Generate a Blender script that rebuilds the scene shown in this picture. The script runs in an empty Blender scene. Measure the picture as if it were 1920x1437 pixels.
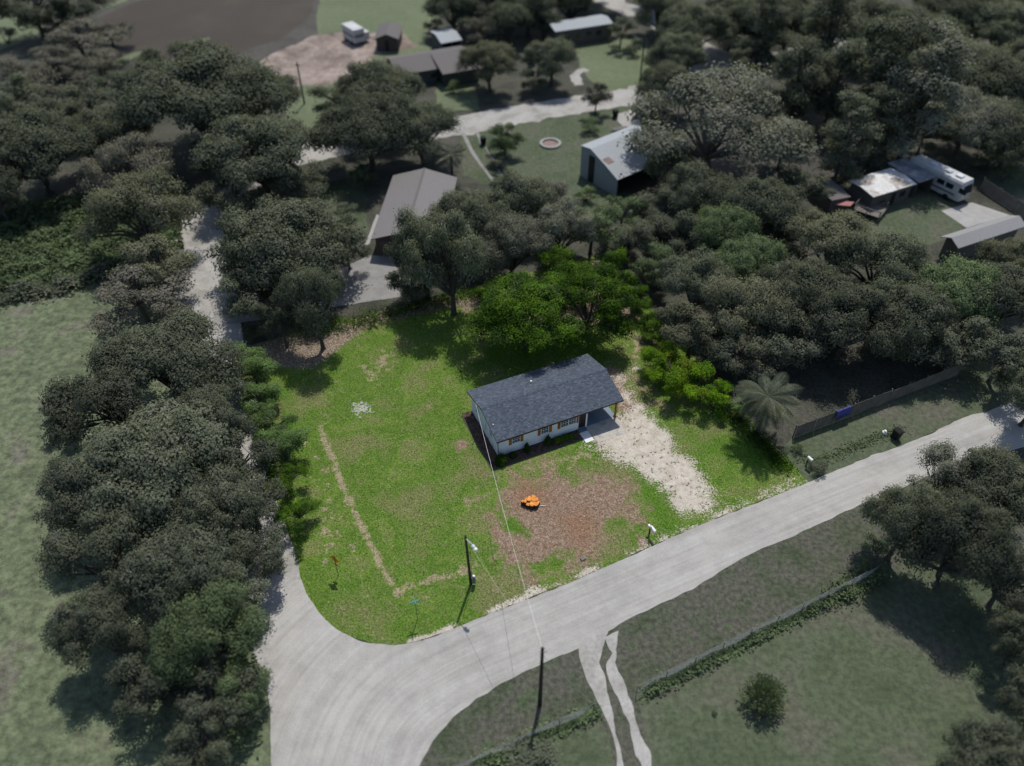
import bpy, math, random
import numpy as np
from mathutils import Vector, Matrix
from mathutils.geometry import tessellate_polygon
rng = np.random.default_rng(11); random.seed(11)
S = bpy.context.scene
C = S.collection
# ------------------------------------------------------------------ camera
PITCH, CAMZ, FPX, CX, CY = 0.762, 57.87, 1484.4, 960.0, 718.5
cam = bpy.data.cameras.new("camera"); camo = bpy.data.objects.new("camera", cam); C.objects.link(camo)
camo.location = (0, 0, CAMZ); camo.rotation_euler = (math.pi/2-PITCH, 0, 0)
cam.sensor_width = 36; cam.lens = 36*FPX/1920; cam.clip_start = 1; cam.clip_end = 3000
cam.dof.use_dof = True; cam.dof.focus_distance = 74; cam.dof.aperture_fstop = cam.lens/1000/0.60
S.camera = camo
S.render.resolution_x = 1024; S.render.resolution_y = 766
# ------------------------------------------------------------------ light
EL, AZ = math.radians(62), math.radians(77.5)
sv = Vector((math.cos(EL)*math.cos(AZ), math.cos(EL)*math.sin(AZ), math.sin(EL)))
W = bpy.data.worlds.new("World"); S.world = W; W.use_nodes = True
nt = W.node_tree; bg = nt.nodes['Background']
sky = nt.nodes.new('ShaderNodeTexSky'); sky.sky_type = 'NISHITA'; sky.sun_disc = False
sky.sun_elevation = EL; sky.sun_rotation = math.pi/2-AZ
nt.links.new(sky.outputs[0], bg.inputs[0]); bg.inputs[1].default_value = 0.12
sun = bpy.data.lights.new("sun", 'SUN'); sun.energy = 3.6; sun.angle = math.radians(0.53); sun.color = (1, .965, .91)
suno = bpy.data.objects.new("sun", sun); C.objects.link(suno); suno.rotation_euler = sv.to_track_quat('Z', 'Y').to_euler()
suno.location = (0, 60, 90)
S.view_settings.view_transform = 'Standard'; S.view_settings.look = 'None'
S.view_settings.exposure = 0.0; S.view_settings.gamma = 1; S.view_settings.use_curve_mapping = False

# ------------------------------------------------------------------ helpers
def at(x, y, z=0.0):
    "ground (or height z) point seen at photograph pixel x, y -> (X, Y, depth)"
    a = (x-CX)/FPX; b = -(y-CY)/FPX
    d = (a, math.cos(PITCH)+b*math.sin(PITCH), -math.sin(PITCH)+b*math.cos(PITCH)); t = (z-CAMZ)/d[2]
    return d[0]*t, d[1]*t, t
def G(p, z=0.0): return np.array(at(p[0], p[1], z)[:2])
def poly(pts): return np.array([G(p) for p in pts])

def tag(o, label=None, cat=None, group=None, kind=None):
    if label: o['label'] = label
    if cat: o['category'] = cat
    if group: o['group'] = group
    if kind: o['kind'] = kind
    return o
def thing(name, label, cat, loc=(0, 0, 0), rz=0, group=None):
    o = bpy.data.objects.new(name, None); o.empty_display_size = .5; C.objects.link(o)
    o.location = loc; o.rotation_euler = (0, 0, rz)
    return tag(o, label, cat, group)
def meshobj(name, v, f, mat, parent=None, smooth=False, mats=None, midx=None):
    me = bpy.data.meshes.new(name)
    me.from_pydata([tuple(map(float, p)) for p in v], [], [tuple(map(int, q)) for q in f])
    for m in (mats or [mat]): me.materials.append(m)
    if midx is not None: me.polygons.foreach_set('material_index', np.array(midx, dtype=np.int32))
    if smooth: me.polygons.foreach_set('use_smooth', np.ones(len(f), dtype=bool))
    o = bpy.data.objects.new(name, me); C.objects.link(o)
    if parent: o.parent = parent
    return o
class MB:
    def __init__(s): s.v = []; s.f = []; s.m = []
    def add(s, v, f, m=0):
        n = len(s.v); s.v += [tuple(p) for p in v]; s.f += [tuple(i+n for i in q) for q in f]; s.m += [m]*len(f); return s
    def box(s, x0, x1, y0, y1, z0, z1, m=0):
        v = [(x, y, z) for z in (z0, z1) for y in (y0, y1) for x in (x0, x1)]
        return s.add(v, [(0, 2, 3, 1), (4, 5, 7, 6), (0, 1, 5, 4), (2, 6, 7, 3), (0, 4, 6, 2), (1, 3, 7, 5)], m)
    def hexa(s, p, m=0):   # 8 points: bottom 4 (ccw) then top 4
        return s.add(p, [(3, 2, 1, 0), (4, 5, 6, 7), (0, 1, 5, 4), (1, 2, 6, 5), (2, 3, 7, 6), (3, 0, 4, 7)], m)
    def tube(s, pts, rad, n=6, m=0, cap=True):
        pts = [Vector(p) for p in pts]
        if not hasattr(rad, '__len__'): rad = [rad]*len(pts)
        rings = []
        for i, p in enumerate(pts):
            d = (pts[min(i+1, len(pts)-1)]-pts[max(i-1, 0)]).normalized()
            a = d.orthogonal().normalized() if abs(d.z) > .95 else d.cross(Vector((0, 0, 1))).normalized()
            b = d.cross(a)
            rings.append([p+rad[i]*(math.cos(2*math.pi*k/n)*a+math.sin(2*math.pi*k/n)*b) for k in range(n)])
        v = [q for r in rings for q in r]; f = []
        for i in range(len(pts)-1):
            for k in range(n):
                k2 = (k+1) % n; f.append((i*n+k, i*n+k2, (i+1)*n+k2, (i+1)*n+k))
        if cap: f += [tuple(range(n))[::-1], tuple((len(pts)-1)*n+k for k in range(n))]
        return s.add(v, f, m)
    def build(s, name, mat, parent=None, smooth=False, mats=None):
        return meshobj(name, s.v, s.f, mat, parent, smooth, mats, s.m if mats else None)

# ------------------------------------------------------------------ materials
def newmat(name):
    m = bpy.data.materials.new(name); m.use_nodes = True; nt = m.node_tree
    return m, nt, nt.nodes['Principled BSDF']
def nd(nt, typ, inp=None, **kw):
    n = nt.nodes.new(typ)
    for k, v in kw.items(): setattr(n, k, v)
    for k, v in (inp or {}).items():
        if isinstance(v, bpy.types.NodeSocket): nt.links.new(v, n.inputs[k])
        else: n.inputs[k].default_value = v
    return n
def c4(c): return (c[0], c[1], c[2], 1)
def mixc(nt, f, a, b, blend='MIX'):
    n = nt.nodes.new('ShaderNodeMix'); n.data_type = 'RGBA'; n.blend_type = blend
    for idx, v in ((0, f), (6, a), (7, b)):
        if isinstance(v, bpy.types.NodeSocket): nt.links.new(v, n.inputs[idx])
        else: n.inputs[idx].default_value = v if idx == 0 else c4(v)
    return n.outputs[2]
def mth(nt, op, a, b=0.0, c=0.0):
    n = nt.nodes.new('ShaderNodeMath'); n.operation = op
    for i, v in enumerate((a, b, c)):
        if isinstance(v, bpy.types.NodeSocket): nt.links.new(v, n.inputs[i])
        else: n.inputs[i].default_value = v
    return n.outputs[0]
def ss(nt, x, lo, hi, a=0.0, b=1.0):
    n = nt.nodes.new('ShaderNodeMapRange'); n.interpolation_type = 'SMOOTHSTEP'
    nt.links.new(x, n.inputs[0])
    for i, v in zip((1, 2, 3, 4), (lo, hi, a, b)): n.inputs[i].default_value = v
    return n.outputs[0]
def noise(nt, vec, sc, det=4, rough=.6, dist=0.0):
    n = nd(nt, 'ShaderNodeTexNoise', {'Scale': sc, 'Detail': det, 'Roughness': rough, 'Distortion': dist})
    if vec is not None: nt.links.new(vec, n.inputs['Vector'])
    return n.outputs[0]
def ramp(nt, x, stops):
    n = nt.nodes.new('ShaderNodeValToRGB'); nt.links.new(x, n.inputs[0]); e = n.color_ramp.elements
    while len(e) < len(stops): e.new(.5)
    for el, (p, c) in zip(e, stops): el.position = p; el.color = c4(c)
    return n.outputs[0]
def objc(nt): return nt.nodes.new('ShaderNodeTexCoord').outputs['Object']
def setbump(nt, P, h, strength=.5, dist=.05):
    b = nd(nt, 'ShaderNodeBump', {'Strength': strength, 'Distance': dist, 'Height': h}); nt.links.new(b.outputs[0], P.inputs['Normal'])

def mottled(name, cols, scale=1.0, rough=.9, fine=12.0, amp=.35, bump=.0, metal=0.0, spec=.3):
    "colour drifting between cols, multiplied with a fine grain"
    m, nt, P = newmat(name); v = objc(nt)
    a = noise(nt, v, scale, 5, .6, .3)
    n = len(cols); col = ramp(nt, a, [(.33+.34*i/max(1, n-1), c) for i, c in enumerate(cols)]) if n > 1 else cols[0]
    g = noise(nt, v, fine, 4, .7)
    gv = ss(nt, g, .25, .75, 1-amp, 1+amp)
    if n > 1: out = mixc(nt, 1.0, col, (1, 1, 1), 'MULTIPLY'); base = col
    gcol = nd(nt, 'ShaderNodeCombineColor', {0: gv, 1: gv, 2: gv}).outputs[0]
    out = mixc(nt, 1.0, col, gcol, 'MULTIPLY')
    nt.links.new(out, P.inputs['Base Color'])
    P.inputs['Roughness'].default_value = rough; P.inputs['Metallic'].default_value = metal
    P.inputs['Specular IOR Level'].default_value = spec
    if bump: setbump(nt, P, g, .6, bump)
    return m
def foliage(name, dark, light, alt=None, altamt=.5, spec=.08, trans=.32, isl=.16):
    m, nt, P = newmat(name); v = objc(nt)
    oi = nt.nodes.new('ShaderNodeObjectInfo')
    vv = nd(nt, 'ShaderNodeVectorMath', {0: v}, operation='ADD'); nt.links.new(oi.outputs['Location'], vv.inputs[1]); v = vv.outputs[0]
    a = noise(nt, v, .55, 4, .6)
    col = mixc(nt, ss(nt, a, .35, .65), dark, light)
    if alt: col = mixc(nt, ss(nt, noise(nt, v, .33, 5, .7), .50, .66, 0, altamt), col, alt)
    geo = nt.nodes.new('ShaderNodeNewGeometry')
    r = ss(nt, geo.outputs['Random Per Island'], 0, 1, 1-isl, 1+isl)
    r = mth(nt, 'MULTIPLY', r, ss(nt, oi.outputs['Random'], 0, 1, .84, 1.16))
    g = nd(nt, 'ShaderNodeCombineColor', {0: r, 1: r, 2: mth(nt, 'MULTIPLY', r, .95)}).outputs[0]
    col = mixc(nt, 1.0, col, g, 'MULTIPLY')
    nt.links.new(col, P.inputs['Base Color']); P.inputs['Roughness'].default_value = .75
    P.inputs['Specular IOR Level'].default_value = spec
    tr = nt.nodes.new('ShaderNodeBsdfTranslucent'); nt.links.new(mixc(nt, 1.0, col, (1.2, 1.25, .7), 'MULTIPLY'), tr.inputs[0])
    mx = nt.nodes.new('ShaderNodeMixShader'); mx.inputs[0].default_value = trans
    nt.links.new(P.outputs[0], mx.inputs[1]); nt.links.new(tr.outputs[0], mx.inputs[2])
    nt.links.new(mx.outputs[0], nt.nodes['Material Output'].inputs[0])
    return m
def vcol_mat(name, attr='col', rough=.85, amp=.15, fine=25):
    m, nt, P = newmat(name)
    a = nd(nt, 'ShaderNodeAttribute', attribute_name=attr)
    g = ss(nt, noise(nt, objc(nt), fine, 3, .7), .25, .75, 1-amp, 1+amp)
    nt.links.new(mixc(nt, 1.0, a.outputs['Color'], nd(nt, 'ShaderNodeCombineColor', {0: g, 1: g, 2: g}).outputs[0], 'MULTIPLY'), P.inputs['Base Color'])
    P.inputs['Roughness'].default_value = rough; P.inputs['Specular IOR Level'].default_value = .25
    return m

M = {}
M['forest_floor'] = mottled('forest floor', [(.035, .038, .028), (.06, .062, .045), (.085, .078, .062)], .25, fine=3, amp=.45, bump=.2)
M['pasture'] = mottled('pasture grass', [(.082, .098, .056), (.106, .128, .070), (.126, .148, .082), (.128, .122, .092)], .22, fine=1.2, amp=.5, bump=.4)
M['meadow'] = mottled('meadow', [(.06, .078, .042), (.09, .11, .062)], .3, fine=1.5, amp=.4, bump=.3)
M['yard'] = mottled('dull yard grass', [(.056, .074, .038), (.076, .094, .052), (.098, .096, .070)], .17, fine=2.0, amp=.36, bump=.1)
M['verge'] = mottled('verge grass', [(.046, .058, .031), (.064, .074, .046), (.080, .077, .060), (.056, .080, .037)], .30, fine=2.6, amp=.5, bump=.1)
M['upfield'] = mottled('upper field grass', [(.105, .128, .068), (.13, .155, .085)], .08, fine=1, amp=.15)
M['dirt'] = mottled('bare pinkish dirt', [(.12, .09, .072), (.24, .19, .16), (.33, .27, .235)], .16, fine=.9, amp=.3)
M['mud'] = mottled('mud bank', [(.055, .052, .044), (.085, .078, .066)], .2, fine=1, amp=.2)
M['sandroad'] = mottled('pale sand', [(.25, .24, .215), (.34, .325, .30), (.385, .37, .345)], .35, fine=3, amp=.18)
M['concrete'] = mottled('concrete', [(.30, .29, .275), (.37, .36, .34)], .6, fine=6, amp=.14)
M['concrete_dim'] = mottled('dull concrete', [(.20, .195, .185), (.27, .262, .25)], .6, fine=6, amp=.16)
def water():
    m, nt, P = newmat('pond water'); v = objc(nt)
    n = noise(nt, v, .06, 5, .6)
    nt.links.new(mixc(nt, ss(nt, n, .4, .7), (.052, .040, .027), (.070, .055, .038)), P.inputs['Base Color'])
    P.inputs['Roughness'].default_value = .55; P.inputs['Specular IOR Level'].default_value = .12
    setbump(nt, P, noise(nt, v, 2.0, 3), .3, .03); return m
M['water'] = water()
M['bark'] = mottled('bark', [(.045, .040, .033), (.10, .09, .078)], 2, fine=9, amp=.3, bump=.03)
M['bark_pale'] = mottled('pale bark', [(.12, .11, .095), (.2, .185, .165)], 2, fine=9, amp=.3, bump=.03)
M['pole'] = mottled('weathered pole wood', [(.028, .022, .018), (.055, .043, .034)], 1.5, fine=18, amp=.3)
M['leaf_dark'] = foliage('dark grey green leaves', (0.077, 0.089, 0.063), (0.132, 0.145, 0.107), (0.177, 0.172, 0.155), .35)
M['leaf_mid'] = foliage('mid grey green leaves', (0.098, 0.111, 0.077), (0.165, 0.182, 0.132), (0.210, 0.205, 0.182), .4)
M['leaf_olive'] = foliage('olive grey leaves', (0.105, 0.112, 0.074), (0.177, 0.182, 0.124), (0.218, 0.203, 0.177), .5)
M['leaf_pale'] = foliage('pale mossy leaves', (0.121, 0.128, 0.101), (0.203, 0.209, 0.172), (0.253, 0.244, 0.222), .6)
M['leaf_brown'] = foliage('brownish bare twigs and leaves', (0.118, 0.115, 0.094), (0.194, 0.185, 0.156), (0.235, 0.218, 0.199), .6)
M['leaf_soft'] = foliage('soft green leaves', (0.098, 0.134, 0.071), (0.177, 0.229, 0.121), None)
M['lot_green'] = foliage('saturated green leaves', (.022, .056, .008), (.090, .168, .014), (.15, .17, .12), .22, isl=.3)
M['lot_lime'] = foliage('lime green leaves', (.055, .14, .008), (.16, .28, .014), (.27, .25, .04), .6, isl=.25)
M['lot_edge'] = foliage('bluish green leaves', (.075, .125, .04), (.15, .235, .080), (.17, .19, .15), .5, isl=.25)
M['shrub'] = foliage('shrub leaves', (.025, .06, .008), (.055, .12, .012), None)
M['fern'] = foliage('fern leaves', (.06, .14, .01), (.14, .26, .02), None, isl=.3)

# ------------------------------------------------------------------ ground sheets
def resample(P, step, jit=0.0, closed=True):
    out = []; n = len(P)
    for i in range(n if closed else n-1):
        a, b = P[i], P[(i+1) % n]; L = np.linalg.norm(b-a); k = max(1, int(L/step))
        for j in range(k): out.append(a+(b-a)*j/k)
    if not closed: out.append(P[-1])
    out = np.array(out)
    if jit:
        n = len(out); t = np.arange(n)
        nz = sum(np.sin(t[:, None]*w*2*np.pi/max(n, 1)*1.0+rng.uniform(0, 6.28, 2)) * a for w, a in ((int(n/9)+1, .5), (int(n/4)+1, .4), (int(n/21)+1, .5)))
        nz = nz+rng.normal(0, .35, (n, 2))
        out = out+nz*jit
    return out
def smooth_poly(P, it=2, closed=True):
    for _ in range(it):
        Q = []; n = len(P)
        rngi = range(n) if closed else range(n-1)
        if not closed: Q.append(P[0])
        for i in rngi:
            a, b = P[i], P[(i+1) % n]; Q += [a*.75+b*.25, a*.25+b*.75]
        if not closed: Q.append(P[-1])
        P = np.array(Q)
    return P
def sheet(name, pts, z, mat, step=1.0, jit=.2, sm=0, kind='structure', world=False):
    P = np.array(pts, float) if world else poly(pts)
    if sm: P = smooth_poly(P, sm)
    P = resample(P, step, jit)
    tris = tessellate_polygon([[Vector((p[0], p[1], 0)) for p in P]])
    f = []
    for t in tris:
        a, b, c = (P[i] for i in t); cr = (b[0]-a[0])*(c[1]-a[1])-(b[1]-a[1])*(c[0]-a[0])
        f.append(t if cr > 0 else t[::-1])
    o = meshobj(name, [(p[0], p[1], z) for p in P], f, mat); o['kind'] = kind
    return o
def ribbon(name, pts, width, z, mat, step=1.2, jit=.2, world=False, parent=None):
    P = np.array(pts, float) if world else poly(pts)
    P = smooth_poly(P, 2, False); P = resample(P, step, 0, False); n = len(P)
    w = np.interp(np.linspace(0, 1, n), np.linspace(0, 1, len(width)), width) if hasattr(width, '__len__') else np.full(n, width)
    T = np.gradient(P, axis=0); T /= np.linalg.norm(T, axis=1)[:, None]; N = np.stack([-T[:, 1], T[:, 0]], 1)
    v = []; K = 5
    for i in range(n):
        for k in range(K):
            e = (k/(K-1)-.5)*w[i]
            if k in (0, K-1): e += rng.normal(0, jit)
            q = P[i]+N[i]*e; v.append((q[0], q[1], z))
    f = [(i*K+k+1, i*K+k, (i+1)*K+k, (i+1)*K+k+1) for i in range(n-1) for k in range(K-1)]
    f = [q[::-1] for q in f] if False else f
    o = meshobj(name, v, f, mat, parent); o['kind'] = 'structure'
    me = o.data; at_ = me.attributes.new('trk', 'FLOAT_VECTOR', 'POINT')
    L = np.concatenate([[0], np.cumsum(np.linalg.norm(np.diff(P, axis=0), axis=1))])
    d = np.zeros((n*K, 3)); d[:, 0] = np.tile((np.arange(K)/(K-1)-.5), n)*np.repeat(w, K); d[:, 1] = np.repeat(L, K)
    at_.data.foreach_set('vector', d.ravel())
    return o
def sdist(X, P, closed=True):
    "signed distance (positive inside) of points X to polygon P"
    n = len(P); best = np.full(len(X), 1e9); ins = np.zeros(len(X), bool); near = np.zeros((len(X), 2))
    for i in range(n if closed else n-1):
        a, b = P[i], P[(i+1) % n]; ab = b-a
        t = np.clip(((X-a)@ab)/max(ab@ab, 1e-9), 0, 1); q = a+t[:, None]*ab; d = np.linalg.norm(X-q, axis=1)
        m = d < best; best[m] = d[m]; near[m] = q[m]
        if closed and a[1] != b[1]:
            c = ((a[1] > X[:, 1]) != (b[1] > X[:, 1])) & (X[:, 0] < (b[0]-a[0])*(X[:, 1]-a[1])/(b[1]-a[1])+a[0]); ins ^= c
    return np.where(ins, best, -best) if closed else best, near, ins
def grid_sheet(name, P, step, z, mat):
    lo, hi = P.min(0)-step, P.max(0)+step
    xs = np.arange(lo[0], hi[0]+step, step); ys = np.arange(lo[1], hi[1]+step, step)
    X = np.stack(np.meshgrid(xs, ys), -1).reshape(-1, 2); nx, ny = len(xs), len(ys)
    sd, near, ins = sdist(X, P)
    I = ins.reshape(ny, nx); idx = np.arange(nx*ny).reshape(ny, nx)
    keep = I[:-1, :-1] | I[1:, :-1] | I[:-1, 1:] | I[1:, 1:]
    Q = np.stack([idx[:-1, :-1], idx[:-1, 1:], idx[1:, 1:], idx[1:, :-1]], -1)[keep]
    used = np.unique(Q); Xs = X.copy(); Xs[~ins] = near[~ins]
    re = np.full(nx*ny, -1); re[used] = np.arange(len(used))
    V = np.column_stack([Xs[used], np.full(len(used), z)])
    o = meshobj(name, V, re[Q], mat, smooth=True); o['kind'] = 'structure'
    return o, V[:, :2]
def fattr(o, name, arr):
    a = o.data.attributes.new(name, 'FLOAT_COLOR', 'POINT')
    d = np.zeros((len(o.data.vertices), 4)); d[:, :arr.shape[1]] = arr; a.data.foreach_set('color', d.ravel())

# base ground to the horizon
sheet('ground', [(-900, -500), (900, -500), (900, 1500), (-900, 1500)], 0, M['forest_floor'], 60, 0, world=True)
sheet('pasture', [(-500, 600), (0, 562), (190, 522), (300, 560), (330, 640), (420, 800), (470, 1000), (500, 1200), (512, 1437), (515, 1900), (-900, 1900)], .004, M['pasture'], 1, .15)
sheet('meadow', [(-300, 420), (0, 385), (150, 365), (340, 330), (350, 470), (190, 520), (0, 558), (-300, 600)], .004, M['meadow'], 1, .2)
sheet('mud_bank', [(180, 30), (240, 0), (330, -20), (450, -45), (610, -45), (622, 10), (600, 55), (560, 85), (500, 108), (440, 125), (300, 135), (230, 118), (205, 75)], .004, M['mud'], 2, .4)
sheet('pond', [(190, 32), (240, 8), (330, -15), (450, -40), (585, -40), (592, 5), (570, 42), (530, 70), (470, 92), (430, 110), (300, 128), (245, 110), (215, 72)], .012, M['water'], 1.5, .3)
sheet('grass_bank', [(0, 22), (70, 40), (85, 55), (60, 72), (30, 85), (0, 95), (-60, 90), (-60, 30)], .008, M['upfield'], 2, .3)
sheet('grass_bank', [(318, 92), (350, 78), (390, 70), (392, 75), (360, 90), (325, 100)], .016, M['upfield'], 1.5, .3)
sheet('grass_bank', [(192, 10), (235, -3), (240, 3), (200, 15)], .016, M['upfield'], 1.5, .3)
sheet('grass_bank', [(215, 112), (265, 95), (272, 102), (225, 120)], .016, M['upfield'], 1.5, .3)
sheet('field', [(600, -60), (860, -60), (830, 20), (800, 60), (790, 105), (740, 112), (700, 75), (650, 58), (590, 66), (598, 20)], .008, M['upfield'], 2, .4)
sheet('dirt_clearing', [(488, 118), (520, 98), (590, 66), (660, 60), (760, 66), (800, 100), (740, 112), (710, 122), (700, 145), (640, 155), (520, 166), (495, 152)], .012, M['dirt'], 1.5, .5)
sheet('grass_strip', [(528, 163), (640, 155), (610, 210), (585, 270), (545, 240), (530, 195)], .008, M['upfield'], 1.5, .3)
sheet('grass_strip', [(690, 108), (800, 84), (810, 100), (720, 118)], .016, M['upfield'], 1.5, .3)
sheet('side_yard', [(815, 150), (890, 145), (900, 205), (825, 210)], .008, M['upfield'], 1.5, .3)
sheet('back_yard', [(866, 250), (1060, 212), (1200, 196), (1215, 260), (1110, 300), (1160, 360), (1250, 365), (1250, 400), (1130, 420), (1040, 360), (960, 340), (905, 345), (866, 330)], .008, M['yard'], 1.5, .3)
sheet('back_yard', [(1080, 80), (1215, 72), (1215, 168), (1130, 170), (1085, 130)], .008, M['upfield'], 1.5, .3)
sheet('back_yard', [(590, 330), (680, 320), (690, 440), (640, 470), (600, 420)], .008, M['yard'], 1.5, .3)
sheet('back_yard', [(1555, 395), (1640, 360), (1760, 350), (1830, 390), (1800, 440), (1740, 460), (1620, 450), (1570, 420)], .008, M['yard'], 1.5, .3)
sheet('back_yard', [(1840, 330), (1960, 300), (1990, 420), (1910, 400)], .008, M['yard'], 1.5, .3)
sheet('dirt_yard', [(1240, 280), (1400, 240), (1520, 240), (1640, 290), (1560, 330), (1400, 330), (1280, 320)], .008, M['mud'], 1.5, .4)
sheet('road_verge', [(1518, 905), (1462, 845), (1490, 815), (1600, 770), (1780, 690), (2100, 600), (2100, 700), (1860, 772), (1800, 785), (1700, 835)], .008, M['yard'], .8, .1)
sheet('front_lawn', [(770, 1470), (800, 1400), (850, 1335), (1000, 1248), (1150, 1175), (1400, 1038), (1640, 935), (1800, 880), (2000, 840), (2200, 1000), (2200, 1700), (700, 1700)], .006, M['verge'], 1, .1)
sheet('lower_yard', [(1195, 1300), (1300, 1240), (1640, 1075), (1900, 1010), (2200, 1100), (2200, 1700), (1260, 1700)], .009, M['yard'], 1, .15)
sheet('lower_yard', [(860, 1440), (1110, 1330), (1140, 1380), (1160, 1500), (1160, 1700), (800, 1700)], .009, M['yard'], 1, .15)

# roads
def road_material():
    m, nt, P = newmat('graded sand road'); v = objc(nt)
    t = nd(nt, 'ShaderNodeAttribute', attribute_name='trk').outputs['Vector']
    s1 = nd(nt, 'ShaderNodeMapping', {'Vector': t, 'Scale': (1.1, .07, 1)}).outputs[0]
    s2 = nd(nt, 'ShaderNodeMapping', {'Vector': t, 'Scale': (4.5, .09, 1)}).outputs[0]
    a = noise(nt, s1, 1, 4, .6, .4); b = noise(nt, s2, 1, 3, .6, .2)
    big = noise(nt, v, .10, 4, .6); g = noise(nt, v, 9, 4, .7)
    col = ramp(nt, a, [(.3, (.335, .318, .288)), (.5, (.375, .36, .332)), (.7, (.405, .392, .366))])
    k = mth(nt, 'MULTIPLY', ss(nt, b, .3, .7, .93, 1.05), ss(nt, g, .25, .75, .88, 1.10))
    k = mth(nt, 'MULTIPLY', k, ss(nt, mth(nt, 'ADD', mth(nt, 'MULTIPLY', big, .5), mth(nt, 'MULTIPLY', noise(nt, v, .7, 6, .7), .5)), .36, .62, .84, 1.07))
    nt.links.new(mixc(nt, 1.0, col, nd(nt, 'ShaderNodeCombineColor', {0: k, 1: k, 2: k}).outputs[0], 'MULTIPLY'), P.inputs['Base Color'])
    P.inputs['Roughness'].default_value = .95; P.inputs['Specular IOR Level'].default_value = .1
    setbump(nt, P, a, .5, .08)
    return m
M['road'] = road_material()
LOT_ARC = [(556, 1045), (563, 1080), (574, 1110), (596, 1146), (628, 1177), (665, 1198), (705, 1208), (740, 1210), (780, 1204), (830, 1187), (920, 1150), (1075, 1090), (1310, 985), (1516, 905)]
LOT = poly([(426, 659), (1127, 477), (1516, 905)] + LOT_ARC[::-1][1:])
ribbon('side_road', [(640, 1500), (600, 1300), (548, 1150), (510, 1020), (462, 880), (405, 660), (388, 560), (362, 480), (385, 400), (470, 320), (590, 282), (700, 262), (860, 237), (960, 216), (1050, 202), (1190, 181), (1290, 150), (1360, 118), (1480, 112), (1640, 60)], 6.4, .012, M['sandroad'], 1.0, .25)
ribbon('lane', [(1090, -30), (1130, -5), (1175, 18), (1225, 30), (1290, 80), (1350, 110)], 6, .016, M['sandroad'], 1.5, .3)
ribbon('lane', [(868, 250), (885, 285), (910, 320), (930, 345)], .5, .016, M['concrete_dim'], .8, .06)
ribbon('lane', [(893, 248), (912, 280), (932, 310), (945, 335)], .5, .016, M['concrete_dim'], .8, .15)
ribbon('lane', [(1085, 160), (1075, 140), (1100, 130)], 1.6, .016, M['sandroad'], .8, .15)
RP = [(1516, 905), (1600, 868), (1700, 833), (1780, 797), (1815, 779), (1850, 774), (1925, 740), (2150, 640), (2200, 760), (1960, 830), (1870, 852), (1780, 880), (1700, 910), (1620, 945), (1520, 990), (1400, 1042),
      (1290, 1110), (1200, 1150), (1150, 1180), (1085, 1215), (1000, 1250), (930, 1290), (865, 1330), (825, 1370), (790, 1420), (770, 1500), (760, 1800),
      (500, 1800), (508, 1500), (512, 1437), (505, 1340), (497, 1250), (515, 1160), (535, 1100)] + LOT_ARC[1:-1]
RPw = resample(smooth_poly(poly(RP), 1), .5, .09)
road, RX = grid_sheet('road', RPw, .5, .017, M['road'])
c1 = smooth_poly(poly([(640, 1900), (650, 1500), (700, 1330), (830, 1240), (1000, 1170), (1300, 1040), (1560, 930), (1760, 850), (2100, 720)]), 3, False)
def pathcoord(X, Cc):
    seg = np.diff(Cc, axis=0); L = np.linalg.norm(seg, axis=1); cum = np.concatenate([[0], np.cumsum(L)])
    best = np.full(len(X), 1e9); s = np.zeros(len(X)); sg = np.zeros(len(X))
    for i in range(len(seg)):
        t = np.clip(((X-Cc[i])@seg[i])/(L[i]**2), 0, 1); q = Cc[i]+t[:, None]*seg[i]; d = np.linalg.norm(X-q, axis=1)
        cr = seg[i][0]*(X[:, 1]-Cc[i][1])-seg[i][1]*(X[:, 0]-Cc[i][0]); m = d < best
        best[m] = d[m]; s[m] = cum[i]+t[m]*L[i]; sg[m] = np.sign(cr[m])
    return best*sg, s
u, s = pathcoord(RX, c1); a_ = road.data.attributes.new('trk', 'FLOAT_VECTOR', 'POINT'); a_.data.foreach_set('vector', np.column_stack([u, s, 0*u]).ravel())
tr1 = [(1084, 1210), (1110, 1195), (1140, 1185), (1134, 1197), (1124, 1241), (1134, 1264), (1141, 1308), (1151, 1341), (1150, 1364), (1168, 1425), (1180, 1480), (1200, 1600), (1180, 1600), (1158, 1437), (1154, 1401), (1141, 1358), (1121, 1318), (1101, 1274), (1088, 1241)]
sheet('driveway_track', tr1, .021, M['sandroad'], .4, .05)
sheet('driveway_track', [(1134, 1195), (1160, 1183), (1155, 1207), (1154, 1244), (1161, 1261), (1174, 1291), (1188, 1328), (1201, 1378), (1218, 1405), (1225, 1480), (1255, 1600), (1235, 1600), (1204, 1437), (1188, 1405), (1181, 1358), (1161, 1318), (1141, 1278), (1136, 1250), (1146, 1225)], .023, M['sandroad'], .4, .07)
sheet('neighbour_driveway', [(600, 545), (640, 505), (690, 480), (735, 480), (750, 520), (752, 556), (690, 566), (570, 585), (470, 603), (400, 612), (400, 585), (500, 575)], .020, M['concrete_dim'], .8, .08)
sheet('driveway', [(1148, 216), (1190, 205), (1205, 245), (1175, 248)], .020, M['sandroad'], .8, .15)
sheet('side_path', [(684, 460), (692, 460), (712, 405), (706, 402)], .024, M['concrete'], .8, .03)
sheet('concrete_pad', [(1765, 396), (1822, 380), (1893, 404), (1812, 428)], .024, M['concrete'], 2, .03)

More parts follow.
